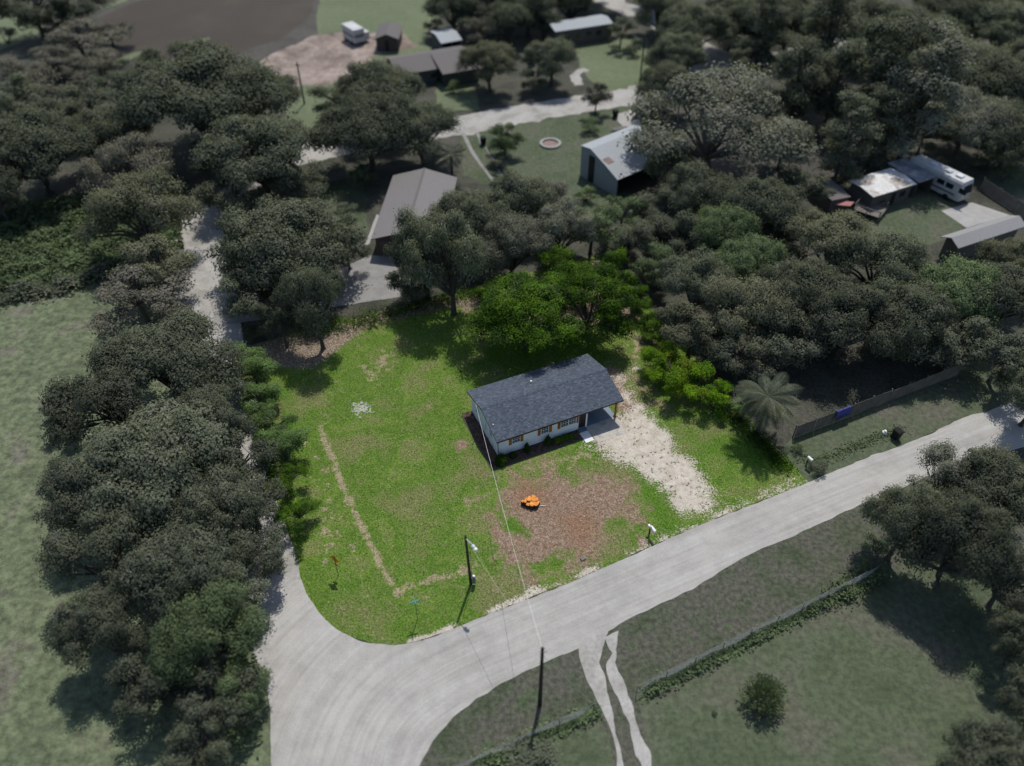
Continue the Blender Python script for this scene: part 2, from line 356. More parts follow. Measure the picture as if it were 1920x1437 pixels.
# ------------------------------------------------------------------ the lot's lawn
def lawn_material():
    m, nt, P = newmat('lawn'); v = objc(nt)
    w1 = nd(nt, 'ShaderNodeAttribute', attribute_name='w1'); w2 = nd(nt, 'ShaderNodeAttribute', attribute_name='w2')
    s1 = nd(nt, 'ShaderNodeSeparateColor', {0: w1.outputs['Color']}); s2 = nd(nt, 'ShaderNodeSeparateColor', {0: w2.outputs['Color']})
    A = noise(nt, v, .16, 5, .6, .2); B = noise(nt, v, 1.1, 7, .72, .2); Cn = noise(nt, v, 6.5, 4, .75); D = noise(nt, v, 2.6, 5, .75); E_ = noise(nt, v, .38, 8, .72, .3); BE = mth(nt, 'ADD', mth(nt, 'MULTIPLY', E_, .65), mth(nt, 'MULTIPLY', B, .35))
    grass = ramp(nt, A, [(.38, (.150, .165, .058)), (.45, (.112, .168, .034)), (.51, (.080, .155, .018)), (.57, (.116, .186, .030)), (.64, (.150, .172, .056))])
    grass = mixc(nt, ss(nt, D, .48, .66, 0, .5), grass, (.19, .205, .08))
    grass = mixc(nt, ss(nt, B, .56, .70, 0, .55), grass, (.27, .22, .14))
    def lay(col, w, c, amp=1.0, src=B, lo=.42, hi=.58, k=1.0):
        x = mth(nt, 'ADD', w, mth(nt, 'MULTIPLY', mth(nt, 'SUBTRACT', src, .5), amp))
        f = ss(nt, x, lo, hi, 0, k)
        return mixc(nt, f, col, c)
    straw = ramp(nt, D, [(.3, (.20, .17, .10)), (.5, (.33, .26, .17)), (.7, (.40, .33, .23))])
    col = lay(grass, s2.outputs[0], (.068, .158, .012), 1.4, BE, .35, .85, .8)       # lush
    col = lay(col, s1.outputs[2], straw, 1.9, B, .42, .66, .8)                       # straw / dry
    mul = ramp(nt, D, [(.3, (.115, .068, .045)), (.45, (.215, .142, .102)), (.58, (.28, .198, .15)), (.72, (.35, .27, .21))])
    mul = lay(mul, s2.outputs[1], (.235, .122, .075), .9, D, .40, .95, .7)          # rusty chips
    col = lay(col, s1.outputs[0], mul, 3.4, BE, .22, .82, .95)
    lit = ramp(nt, Cn, [(.35, (.10, .07, .05)), (.5, (.20, .15, .115)), (.65, (.36, .29, .23))])
    col = lay(col, w1.outputs['Alpha'], lit, 1.2, D, .42, .60, .95)
    kg = ss(nt, Cn, .30, .70, .56, 1.52)
    col = mixc(nt, 1.0, col, nd(nt, 'ShaderNodeCombineColor', {0: kg, 1: kg, 2: kg}).outputs[0], 'MULTIPLY')
    snd = ramp(nt, B, [(.35, (.40, .345, .27)), (.5, (.52, .465, .385)), (.65, (.59, .545, .465))])
    col = lay(col, s1.outputs[1], snd, 3.6, mth(nt, 'ADD', mth(nt, 'MULTIPLY', Cn, .5), mth(nt, 'MULTIPLY', E_, .5)), .38, .62, 1.0)
    col = lay(col, s2.outputs[2], (.50, .48, .44), 2.6, D, .72, .90, .8)           # white stones
    k = ss(nt, noise(nt, v, 15, 3, .7), .28, .72, .84, 1.18)
    col = mixc(nt, 1.0, col, nd(nt, 'ShaderNodeCombineColor', {0: k, 1: k, 2: k}).outputs[0], 'MULTIPLY')
    nt.links.new(col, P.inputs['Base Color']); P.inputs['Roughness'].default_value = .95; P.inputs['Specular IOR Level'].default_value = .1
    setbump(nt, P, mth(nt, 'ADD', Cn, D), .8, .12)
    return m
M['lawn'] = lawn_material()
lawn, LX = grid_sheet('lawn', resample(LOT, .5, .05), .28, .026, M['lawn'])
def wpoly(X, pts, soft, closed=True, width=0):
    sd, _, _ = sdist(X, poly(pts), closed)
    d = sd if closed else width-sd
    return np.clip(.5+d/(2*soft), 0, 1)
def mx(*a): return np.maximum.reduce(a)
def weights(X):
    mulch = wpoly(X, [(935, 912), (965, 888), (1010, 872), (1080, 872), (1140, 878), (1185, 920), (1200, 975), (1165, 1000), (1140, 1030), (1080, 1062), (1040, 1078), (1000, 1085), (955, 1068), (940, 1010), (925, 960)], 3.4)
    mulch = mx(mulch, wpoly(X, [(855, 826), (872, 824), (878, 842), (858, 846)], .5), wpoly(X, [(890, 925), (930, 918), (935, 935), (900, 940)], 1.2)*.8,
               wpoly(X, [(1180, 985), (1205, 1020)], .5, False, .5), wpoly(X, [(1140, 700), (1165, 750), (1180, 765)], 1.3, False, 1.3), wpoly(X, [(1195, 705), (1225, 730), (1250, 770), (1215, 765), (1190, 730)], 2.0)*.8, wpoly(X, [(935, 1000), (965, 1050)], .8, False, .8))
    green = mx(wpoly(X, [(955, 985), (990, 1004)], .6, False, .45), wpoly(X, [(1062, 885), (1082, 902)], .8, False, .5), wpoly(X, [(1095, 845), (1130, 868)], 1.2, False, 1.0), wpoly(X, [(980, 882), (1005, 890)], .6, False, .4), wpoly(X, [(1150, 990), (1185, 1000)], .8, False, .6), wpoly(X, [(1010, 1068), (1040, 1058)], .6, False, .4))
    mulch = np.clip(mulch-.75*green, 0, 1)
    rust = mx(wpoly(X, [(960, 890), (1010, 885), (1050, 930), (1030, 960), (960, 965), (945, 930)], 2.5), wpoly(X, [(1020, 960), (1110, 940), (1140, 1000), (1090, 1050), (1050, 1010)], 2.5))
    sand = wpoly(X, [(1100, 800), (1135, 795), (1172, 770), (1200, 760), (1232, 790), (1262, 835), (1305, 875), (1335, 925), (1338, 945), (1318, 962), (1290, 968), (1268, 952), (1245, 920), (1200, 885), (1150, 862), (1112, 835)], 1.6)
    sand = mx(sand, wpoly(X, [(1142, 700), (1165, 695), (1200, 760), (1172, 775), (1155, 735)], 1.6)*.66,
              wpoly(X, [(918, 1149), (970, 1126), (1015, 1105)], .5, False, .35)*.85, wpoly(X, [(1015, 1105), (1060, 1088), (1130, 1060)], .5, False, .2)*.7, wpoly(X, [(1180, 1040), (1250, 1010), (1330, 975), (1400, 945), (1512, 903)], .9, False, .3)*.7,
              wpoly(X, [(770, 1204), (800, 1196), (850, 1178)], .3, False, .25), wpoly(X, [(1430, 925), (1495, 895)], .5, False, .15)*.7, wpoly(X, [(1195, 690), (1230, 700)], .8, False, .6)*.7)
    straw = mx(wpoly(X, [(600, 800), (612, 830), (625, 862), (640, 910), (665, 960), (690, 1010), (712, 1058), (735, 1095), (748, 1110)], .5, False, .24)*1.08,
               wpoly(X, [(748, 1110), (800, 1090), (850, 1075), (890, 1065)], .8, False, .5)*.8, wpoly(X, [(605, 930), (625, 950), (640, 1010), (610, 1040), (590, 1000)], 2.0)*.72,
               wpoly(X, [(575, 830), (640, 1000)], 2, False, 1.2)*.5, wpoly(X, [(700, 660), (740, 650), (750, 690), (690, 730), (670, 690)], 2.5)*.65, wpoly(X, [(660, 1020), (680, 1090), (700, 1110)], 1.0, False, .5)*.6,
               wpoly(X, [(860, 1070), (900, 1060), (900, 1090)], .8)*.7, wpoly(X, [(880, 940), (925, 1010), (940, 1120)], 2, False, 1)*.55, wpoly(X, [(700, 1110), (760, 1130), (860, 1100)], 2, False, 1.0)*.35,
               wpoly(X, [(1150, 600), (1240, 640), (1215, 690), (1190, 680)], 1.5)*.7, wpoly(X, [(935, 875), (1110, 835), (1150, 870), (940, 900)], 1.5)*.6)
    litter = mx(wpoly(X, [(426, 659), (850, 552), (880, 570), (700, 608), (664, 632), (590, 690), (520, 690), (430, 690)], 1.5), wpoly(X, [(850, 560), (1127, 478), (1220, 600), (1150, 620), (1000, 640), (960, 600), (860, 590)], 2)*.75,
                wpoly(X, [(1360, 760), (1425, 820)], .8, False, .6)*.8, wpoly(X, [(540, 660), (600, 650), (600, 690), (550, 700)], 1.6)*.8)
    lush = mx(wpoly(X, [(520, 700), (560, 740), (570, 850), (520, 830)], 2.5)*.9, wpoly(X, [(720, 790), (900, 800), (880, 1000), (760, 1000)], 5)*.5, wpoly(X, [(1190, 870), (1250, 990)], 1.6, False, 1.0)*.95, wpoly(X, [(1290, 830), (1420, 800), (1480, 880), (1360, 900)], 3)*.8,
              wpoly(X, [(900, 620), (1150, 620), (1150, 680), (900, 690)], 2.5)*.8, wpoly(X, [(1090, 835), (1115, 850)], .9, False, .5), wpoly(X, [(955, 985), (985, 1000)], .5, False, .4), wpoly(X, [(650, 1120), (1000, 1090)], 2.5, False, 1)*.5, wpoly(X, [(600, 1060), (620, 1150)], 2, False, 1.5)*.6)
    white = mx(wpoly(X, [(655, 752), (695, 748), (706, 775), (670, 786), (650, 772)], 1.1))
    return mulch, sand, straw, litter, lush, rust, white
wts = weights(LX)
fattr(lawn, 'w1', np.stack([wts[0], wts[1], wts[2], wts[3]], 1)); fattr(lawn, 'w2', np.stack([wts[4], wts[5], wts[6]], 1))

# ------------------------------------------------------------------ leaf clouds
def leafmesh(name, cen, nor, size, mat, asp=.62, cols=None, soft=None):
    n = len(cen); nor = nor/np.maximum(np.linalg.norm(nor, axis=1), 1e-6)[:, None]
    r = rng.normal(size=(n, 3)); t = np.cross(nor, r); t /= np.maximum(np.linalg.norm(t, axis=1), 1e-6)[:, None]; b = np.cross(nor, t)
    s = size[:, None] if hasattr(size, '__len__') else np.full((n, 1), size)
    V = np.stack([cen-t*s*.5, cen-b*s*asp*.5+nor*s*.07, cen+t*s*.5, cen+b*s*asp*.5+nor*s*.07], 1).reshape(-1, 3)
    me = bpy.data.meshes.new(name); me.vertices.add(n*4); me.vertices.foreach_set('co', V.ravel().astype(np.float32))
    me.loops.add(n*4); me.loops.foreach_set('vertex_index', np.arange(n*4, dtype=np.int32))
    me.polygons.add(n); me.polygons.foreach_set('loop_start', np.arange(0, n*4, 4, dtype=np.int32))
    try: me.polygons.foreach_set('loop_total', np.full(n, 4, dtype=np.int32))
    except Exception: pass
    me.update(calc_edges=True); me.materials.append(mat)
    if soft is not None:
        q = nor*.8+soft; q /= np.maximum(np.linalg.norm(q, axis=1), 1e-6)[:, None]; me.shade_smooth()
        me.normals_split_custom_set_from_vertices(np.repeat(q, 4, axis=0).tolist())
    if cols is not None:
        a = me.attributes.new('col', 'FLOAT_COLOR', 'POINT'); a.data.foreach_set('color', np.repeat(np.column_stack([cols, np.ones(n)]), 4, axis=0).ravel())
    return me
def unit(n):
    v = rng.normal(size=(n, 3)); return v/np.linalg.norm(v, axis=1)[:, None]
def clump_leaves(cs, rs, dens, size, ctr=None):
    P, N_, Z, S_ = [], [], [], []
    for c, r in zip(cs, rs):
        k = max(12, int(dens*r*r)); d = unit(k); d[:, 2] = np.where(d[:, 2] < -.35, -d[:, 2], d[:, 2])
        rad = r*np.clip(rng.normal(.84, .24, k), .15, 1.45)
        p = c+d*rad[:, None]*np.array([1, 1, .78])
        P.append(p); N_.append(d*.9+np.array([0, 0, .45])+rng.normal(0, .34, (k, 3))); Z.append(size*rng.uniform(.65, 1.35, k)); S_.append(d+np.array([0, 0, .25]))
    return np.concatenate(P), np.concatenate(N_), np.concatenate(Z), np.concatenate(S_)
def crown_clumps(R, H, n, kind):
    cs, rs = [], []
    if kind == 'oak': nb, rb = max(9, n//8), (.27, .42)
    elif kind == 'round': nb, rb = max(6, n//6), (.32, .48)
    elif kind == 'tall': nb, rb = max(8, n//5), (.36, .55)
    else: nb, rb = max(4, n//4), (.38, .55)
    for b in range(nb):
        ph = 2.399*b+rng.uniform(-.5, .5); br = R*rng.uniform(*rb)
        if kind == 'oak':
            q = math.sqrt((b+.5)/nb)*rng.uniform(.82, 1.1); rad = (R-br*.6)*q; z = H*(.40+.42*math.sqrt(max(0, 1-min(1, q)**2)))+rng.normal(0, .05*H)
        elif kind == 'round':
            q = -.7+1.6*(b+.5)/nb; rad = (R-br*.8)*math.sqrt(max(.05, 1-q*q))*rng.uniform(.7, 1.15); z = H*(.55+.33*q)
        elif kind == 'tall':
            t = .15+.8*(b+.5)/nb; rad = (R-br*.7)*math.sin(math.pi*min(1, t*.85+.1))**.6*rng.uniform(.35, 1.05); z = H*t*.94
        else:
            t = .15+.75*(b+.5)/nb; rad = (R-br*.7)*math.sqrt(max(0, 1-t*t))*rng.uniform(.5, 1.1); z = H*(.15+.6*t)
        B = np.array([rad*math.cos(ph), rad*math.sin(ph), z])
        for k in range(max(3, n//nb)):
            d = unit(1)[0]; d[2] = abs(d[2])*.9-.15; r = br*rng.uniform(.34, .60)
            cs.append(B+d*(br-r*.5)*rng.uniform(.75, 1.08)*np.array([1, 1, .8])); rs.append(r)
        cs.append(B); rs.append(br*.62)
    return np.array(cs), np.array(rs)
PROTO = {}
def make_proto(key, kind, R, H, nc, leaf, dens):
    cs, rs = crown_clumps(R, H, nc, kind)
    p, n, z, sf = clump_leaves(cs, rs, dens, leaf)
    rad = p-np.array([0, 0, H*.35]); rad /= np.linalg.norm(rad, axis=1)[:, None]
    cm = leafmesh('crown', p, n, z, M['leaf_mid'], soft=sf+.45*rad)
    mb = MB()
    tr = R*.055 if kind == 'oak' else R*.05
    if kind in ('oak', 'round', 'tall'):
        fork = H*(.2 if kind == 'oak' else .4); lean = rng.normal(0, .03*R, 2)
        if key.startswith('lotoak'): fork = .5; tr = R*.042
        top = (lean[0], lean[1], fork)
        mb.tube([(0, 0, -.1), (0, 0, .15*fork), (lean[0]*.5, lean[1]*.5, fork*.6), top], [tr*1.7, tr*1.15, tr, tr*.9], 9)
        order = np.argsort(-np.hypot(cs[:, 0], cs[:, 1]))[::max(1, nc//15)]
        for i in order:
            c = cs[i]; mid = (top[0]+(c[0]-top[0])*.45+rng.normal(0, .04*R), top[1]+(c[1]-top[1])*.45+rng.normal(0, .04*R), top[2]+(c[2]-top[2])*.62)
            mb.tube([top, mid, tuple(c)], [tr*.5, tr*.33, tr*.10], 6)
            for q in range(2):
                e = cs[rng.integers(nc)]; dd = np.linalg.norm(e-np.array(mid))
                if dd < R*.6: mb.tube([mid, tuple(e)], [tr*.2, tr*.07], 5)
    else:
        for i in range(5):
            c = cs[rng.integers(nc)]; mb.tube([(rng.normal(0, .05), rng.normal(0, .05), -.05), tuple(c)], [.03*R+.01, .01], 5)
    tmp = mb.build('trunk', M['bark'])
    tm = tmp.data; bpy.data.objects.remove(tmp)
    PROTO[key] = (cm, tm, R, H)
for i in range(5): make_proto('oak%d' % i, 'oak', 9, 9.6, 150, .34, 115)
for i in range(4): make_proto('round%d' % i, 'round', 4.5, 7.2, 50, .26, 190)
for i in range(3): make_proto('tall%d' % i, 'tall', 4.5, 14, 70, .28, 150)
for i in range(3): make_proto('bush%d' % i, 'bush', 2.0, 2.6, 20, .16, 360)
for i in range(2): make_proto('lotoak%d' % i, 'oak', 6, 8.4, 120, .21, 300)
for i in range(3): make_proto('openoak%d' % i, 'oak', 9, 9.6, 70, .32, 105)
for i in range(3): make_proto('lotround%d' % i, 'round', 3, 5.2, 50, .16, 480)
for i in range(2): make_proto('lotbush%d' % i, 'bush', 1.6, 2.6, 18, .12, 620)
_cnt = {}
def tree(px, py, w, kind, mat, label, name=None, cat=None, group=None, zc=.56, hs=1.0, rz=None, bark='bark'):
    keys = sorted(k for k in PROTO if k.rstrip('0123456789') == kind)
    i = _cnt.get(kind, 0); _cnt[kind] = i+1
    cm, tm, R0, H0 = PROTO[keys[i % len(keys)]]
    R = 5.0; H = 5
    for _ in range(4):
        x, y, dep = at(px, py, H*zc); R = w*dep/FPX/2
        H = hs*{'oak': R*.75+4.0, 'openoak': R*.8+4.0, 'lotoak': R*.75+4.0, 'round': R*1.1+2.2}.get(kind, H0*R/R0)
    if name is None: name = {'oak': 'oak_tree', 'openoak': 'oak_tree', 'lotoak': 'oak_tree', 'round': 'tree', 'lotround': 'tree', 'tall': 'tall_tree', 'bush': 'bush', 'lotbush': 'bush'}[kind]
    if cat is None: cat = 'bush' if 'bush' in kind else 'tree'
    r = rng.uniform(0, 6.28) if rz is None else rz
    e = thing(name, label, cat, (x, y, 0), r, group); s = R/R0
    for nm, me, mt in (('trunk' if 'bush' not in kind else 'stems', tm, M[bark]), ('crown', cm, M[mat])):
        o = bpy.data.objects.new(nm, me); C.objects.link(o); o.parent = e; o.scale = (s, s, H/H0)
        o.material_slots[0].link = 'OBJECT'; o.material_slots[0].material = mt
    return e
def weedline(name, label, pts, width, hgt, n, mat, size=.3, closed=False, kind='stuff'):
    P = poly(pts)
    if closed:
        lo, hi = P.min(0), P.max(0); X = rng.uniform(lo, hi, (n*3, 2)); _, _, ins = sdist(X, P); X = X[ins][:n]
    else:
        seg = np.linalg.norm(np.diff(P, axis=0), axis=1); cum = np.concatenate([[0], np.cumsum(seg)]); t = rng.uniform(0, cum[-1], n)
        X = np.stack([np.interp(t, cum, P[:, 0]), np.interp(t, cum, P[:, 1])], 1)+rng.normal(0, width, (n, 2))
    k = len(X); lump = .55+.45*np.sin(X[:, 0]*1.1+1.3*np.sin(X[:, 1]*.9))*np.sin(X[:, 1]*.8+np.sin(X[:, 0]*.7))
    z = rng.uniform(.0, 1, k)**.6*hgt*np.clip(lump, .15, 1)
    me = leafmesh(name, np.column_stack([X, z+.05]), rng.normal(0, .5, (k, 3))+np.array([0, 0, 1]), size*rng.uniform(.6, 1.4, k), M[mat])
    o = bpy.data.objects.new(name, me); C.objects.link(o); tag(o, label, 'weeds', None, kind); return o
# ------------------------------------------------------------------ materials for buildings
def siding(name, col, amp=.08, freq=5.0, axis=2):
    m, nt, P = newmat(name); v = objc(nt)
    xyz = nd(nt, 'ShaderNodeSeparateXYZ', {0: v})
    w = mth(nt, 'FRACT', mth(nt, 'MULTIPLY', xyz.outputs[axis], freq))
    k = mth(nt, 'MULTIPLY', ss(nt, w, .0, .15, 1-amp, 1), ss(nt, noise(nt, v, 3, 5, .7), .3, .7, .93, 1.04))
    nt.links.new(mixc(nt, 1.0, c4(col)[:3], nd(nt, 'ShaderNodeCombineColor', {0: k, 1: k, 2: k}).outputs[0], 'MULTIPLY'), P.inputs['Base Color'])
    P.inputs['Roughness'].default_value = .75; P.inputs['Specular IOR Level'].default_value = .3
    setbump(nt, P, w, .4, .01); return m
def glass():
    m, nt, P = newmat('window glass'); P.inputs['Base Color'].default_value = (.015, .02, .026, 1)
    P.inputs['Roughness'].default_value = .08; P.inputs['Specular IOR Level'].default_value = .7; return m
M['white_wall'] = siding('white painted block wall', (.80, .83, .84), .05, 5)
M['white'] = mottled('white paint', [(.80, .80, .79)], 1, rough=.55, fine=6, amp=.05)
M['white'] = mottled('white paint', [(.76, .76, .75), (.82, .82, .81)], 1, rough=.55, fine=6, amp=.05)
M['dimwhite'] = mottled('weathered white panel', [(.42, .42, .41), (.54, .54, .53)], .5, rough=.6, fine=3, amp=.12)
M['pale_roof'] = siding('pale grey shingles', (.27, .265, .26), .1, 2.2, 1)
M['black'] = mottled('black trim', [(.012, .012, .013), (.02, .02, .022)], 1, rough=.5, fine=6, amp=.1)
M['glass'] = glass()
M['cedar'] = siding('stained cedar', (.34, .135, .030), .25, 11, 0)
M['cedar'] = mottled('stained cedar wood', [(.22, .075, .016), (.36, .14, .03), (.42, .18, .045)], 3, rough=.6, fine=22, amp=.25)
M['door'] = mottled('dark door paint', [(.022, .012, .010), (.035, .018, .014)], 2, rough=.4, fine=9, amp=.1)
M['shingle'] = vcol_mat('asphalt shingle')
M['roofdeck'] = mottled('roof underlay', [(.03, .035, .045), (.045, .05, .06)], 1, fine=9)
M['slab'] = mottled('blue grey painted slab', [(.10, .145, .20), (.14, .19, .25)], .7, rough=.5, fine=5, amp=.12)
M['apron'] = mottled('stained concrete apron', [(.30, .28, .25), (.44, .41, .36), (.36, .335, .30)], .9, fine=7, amp=.18)
M['pathwhite'] = mottled('clean concrete', [(.66, .66, .65), (.72, .72, .71)], 1, fine=9, amp=.06)
M['mulchbed'] = mottled('dark mulch', [(.030, .020, .016), (.075, .045, .036), (.12, .08, .065)], 2.5, fine=14, amp=.5, bump=.05)
M['edging'] = mottled('dark edging blocks', [(.06, .055, .052), (.10, .092, .088)], 2, fine=12, amp=.3)
M['grey_roof'] = siding('grey brown shingles', (.175, .165, .158), .12, 2.2, 1)
M['grey_roof2'] = siding('weathered brown shingles', (.125, .112, .108), .12, 2.2, 1)
M['metal_roof'] = siding('pale sheet metal', (.33, .35, .36), .14, 1.6, 0)
M['metal_wall'] = siding('pale ribbed metal wall', (.27, .29, .285), .16, 2.5, 1)
M['bright_roof'] = mottled('patched white roof coating', [(.58, .57, .54), (.66, .65, .63), (.42, .38, .34), (.24, .19, .155)], .35, fine=3, amp=.18)
M['blue_roof'] = mottled('blotched blue grey roof', [(.14, .155, .18), (.22, .235, .26), (.40, .40, .41)], .6, fine=3, amp=.2)
M['brick_wall'] = siding('brown brick wall', (.085, .068, .058), .2, 5)
M['red_brick'] = siding('dull red brick', (.11, .07, .065), .2, 5)
M['dull_wall'] = siding('dull taupe siding', (.11, .10, .09), .15, 4)
M['green_wall'] = siding('dark green grey siding', (.075, .085, .08), .12, 4)
M['board'] = mottled('weathered fence board', [(.13, .115, .10), (.20, .18, .16)], 1.2, fine=12, amp=.3)
M['board_grey'] = mottled('grey weathered fence board', [(.13, .125, .115), (.19, .185, .17)], 1.2, fine=12, amp=.3)
M['galv'] = mottled('galvanised wire', [(.30, .31, .31), (.38, .39, .39)], 2, rough=.5, fine=6, amp=.1)
M['steel'] = mottled('grey steel post', [(.10, .10, .10), (.16, .16, .16)], 3, rough=.5, fine=9, amp=.2, metal=.4)
M['tarp'] = mottled('blue tarp', [(.035, .045, .22), (.06, .07, .30)], 2, rough=.5, fine=5, amp=.12)
M['redcloth'] = mottled('faded red cloth', [(.30, .13, .12), (.36, .17, .16)], 2, fine=5, amp=.12)
M['orangeplastic'] = mottled('faded orange plastic', [(.38, .20, .12), (.44, .25, .16)], 2, fine=5, amp=.1)
M['yellow'] = mottled('amber sign sheeting', [(.62, .30, .012), (.68, .35, .02)], 2, rough=.4, fine=4, amp=.05)
M['teal'] = mottled('green blue sign sheeting', [(.05, .36, .36), (.07, .44, .44)], 2, rough=.4, fine=4, amp=.05)
M['cutwood'] = mottled('fresh cut orange wood', [(.50, .14, .02), (.68, .26, .05), (.74, .38, .12)], 3.5, fine=16, amp=.3)
M['darkbark'] = mottled('dark wet bark', [(.03, .016, .012), (.07, .035, .022)], 4, fine=14, amp=.3)
M['whitewire'] = mottled('pale cable', [(.72, .70, .62), (.78, .76, .7)], 1, rough=.4, fine=3, amp=.05)
M['wirethin'] = mottled('pale yellow cable', [(.45, .46, .30), (.5, .5, .36)], 1, rough=.4, fine=3, amp=.05)
M['darkwire'] = mottled('dark cable', [(.02, .02, .02), (.03, .03, .03)], 1, fine=3, amp=.05)
M['silver'] = mottled('lamp housing', [(.55, .58, .64), (.66, .68, .72)], 2, rough=.4, fine=3, amp=.05)
M['meter'] = mottled('grey green cabinet', [(.12, .17, .17), (.17, .22, .22)], 2, rough=.5, fine=5, amp=.08)
M['cowblack'] = mottled('black hide', [(.010, .010, .010), (.016, .015, .014)], 2, fine=9, amp=.2)
M['rust'] = mottled('rust stain', [(.20, .14, .12), (.26, .19, .165)], 1.5, fine=6, amp=.3)
M['tire'] = mottled('rubber', [(.012, .012, .012), (.02, .02, .02)], 2, fine=6, amp=.1)

# ------------------------------------------------------------------ the house on the lot
YAW = .425; HO = (-1.3853, 49.87, 0.0)
house = thing('house', 'white single storey house with dark shingle gable roof and open carport on green lawn', 'house', HO, YAW)
HL, HD, HE, HR = 13.63, 7.55, 2.60, 3.58; SL = (HR-HE)/(HD/2)
def hz(v): return HE+SL*min(v, HD-v)
w0, w1_, f0, f1, th = .26, 9.85, .41, 7.14, .14
def wallseg(name, b): return b.build(name, M['white_wall'], house)
b = MB(); b.box(w0, w1_, f0, f0+th, .03, 2.50); wallseg('wall', b)
b = MB(); b.box(w0, w1_, f1-th, f1, .03, 2.50); wallseg('wall', b)
for u in (w0, w1_-th):
    b = MB(); pr = [(f0+th, .03), (f1-th, .03), (f1-th, hz(f1)-.17), (HD/2, HR-.17), (f0+th, hz(f0)-.17)]
    v = [(u, p[0], p[1]) for p in pr]+[(u+th, p[0], p[1]) for p in pr]
    b.add(v, [(0, 4, 3, 2, 1), (5, 6, 7, 8, 9)]+[(i, (i+1) % 5, 5+(i+1) % 5, 5+i) for i in range(5)]); wallseg('gable_wall', b)
for u0, u1 in ((0, HL),):
    b = MB()
    for (va, za, vb, zb) in ((0, HE, HD/2, HR), (HD/2, HR, HD, HE)):
        p = [(u0, va, za-.13), (u1, va, za-.13), (u1, vb, zb-.13), (u0, vb, zb-.13), (u0, va, za-.02), (u1, va, za-.02), (u1, vb, zb-.02), (u0, vb, zb-.02)]
        b.hexa(p)
    roof = b.build('roof', M['roofdeck'], house)
b = MB()
for v in (-.03, HD): b.box(-.02, HL+.02, v, v+.03, HE-.17, HE-.012)
for u in (-.035, HL):
    for va, vb in ((0, HD/2), (HD/2, HD)):
        za, zb = hz(va), hz(vb)
        b.hexa([(u, va, za-.18), (u+.035, va, za-.18), (u+.035, vb, zb-.18), (u, vb, zb-.18), (u, va, za-.005), (u+.035, va, za-.005), (u+.035, vb, zb-.005), (u, vb, zb-.005)])
b.build('fascia', M['black'], roof)
# shingle tabs: courses of overlapping tabs with their own colours
V, F, CO = [], [], []; cw = .145; nslope = int((HD/2)/math.cos(math.atan(SL))/cw)+1; dv = (HD/2)/nslope
for side in (0, 1):
    for i in range(nslope):
        va, vb = i*dv, min((i+1)*dv+.015, HD/2); u = -.03-rng.uniform(0, .25)
        while u < HL+.02:
            wd = rng.uniform(.16, .34); ua, ub = max(u, -.04), min(u+wd, HL+.04); u += wd
            if ub-ua < .02: continue
            j = rng.uniform(0, .012); lift = .012+rng.choice([0, .006])
            za, zb = HE+SL*va-.0, HE+SL*vb-.0
            yy = (lambda q: q) if side == 0 else (lambda q: HD-q)
            n = len(V); V += [(ua, yy(va-j), za+lift), (ub, yy(va-j), za+lift), (ub, yy(vb), zb+.002), (ua, yy(vb), zb+.002), (ua, yy(va-j), za-.012), (ub, yy(va-j), za-.012)]
            q = [(n, n+1, n+2, n+3), (n+4, n+5, n+1, n)]
            if side: q = [t[::-1] for t in q]
            F += q; t = rng.beta(1.6, 2.4); base = np.array([.044, .056, .074])*(1-t)+np.array([.100, .122, .155])*t
            if rng.uniform() < .05: base = base*np.array([1.25, 1.05, .95])
            CO += [base*rng.uniform(.9, 1.1)]*6
sh = meshobj('shingles', V, F, M['shingle'], roof); a = sh.data.attributes.new('col', 'FLOAT_COLOR', 'POINT')
a.data.foreach_set('color', np.column_stack([np.array(CO), np.ones(len(CO))]).ravel()); sh['kind'] = 'stuff'
b = MB(); u = -.04
V, F, CO = [], [], []
while u < HL:
    n = len(V); V += [(u, HD/2-.14, HR-.014), (u+.2, HD/2-.14, HR-.014), (u+.2, HD/2, HR+.022), (u, HD/2, HR+.022), (u, HD/2+.14, HR-.014), (u+.2, HD/2+.14, HR-.014)]
    F += [(n, n+1, n+2, n+3), (n+3, n+2, n+5, n+4)]; t = rng.beta(2, 3); CO += [np.array([.036, .045, .062])*(1-t)+np.array([.09, .11, .145])*t]*6; u += .2
rc = meshobj('ridge_cap', V, F, M['shingle'], roof); a = rc.data.attributes.new('col', 'FLOAT_COLOR', 'POINT'); a.data.foreach_set('color', np.column_stack([np.array(CO), np.ones(len(CO))]).ravel())
rc['kind'] = 'stuff'
b = MB(); b.tube([(6.1, 5.5, hz(5.5)-.02), (6.1, 5.5, hz(5.5)+.22)], [.07, .07], 10); b.tube([(6.1, 5.5, hz(5.5)+.2), (6.1, 5.5, hz(5.5)+.27)], [.10, .09], 10); b.build('vent_pipe', M['white'], roof)
b = MB(); b.tube([(9.81, 6.6, hz(6.6)-.02), (9.81, 6.6, hz(6.6)+.2)], [.06, .06], 10); b.build('vent_pipe', M['black'], roof)
b = MB(); b.tube([(.35, 1.76, hz(1.76)-.02), (.35, 1.76, hz(1.76)+.15)], [.05, .05], 8); b.build('vent_pipe', M['white'], roof)
def wbox(b, wall, a0, a1, z0, z1, d0, d1):
    if wall == 'front': b.box(a0, a1, f0-d1, f0-d0, z0, z1)
    else: b.box(w0-d1, w0-d0, a0, a1, z0, z1)
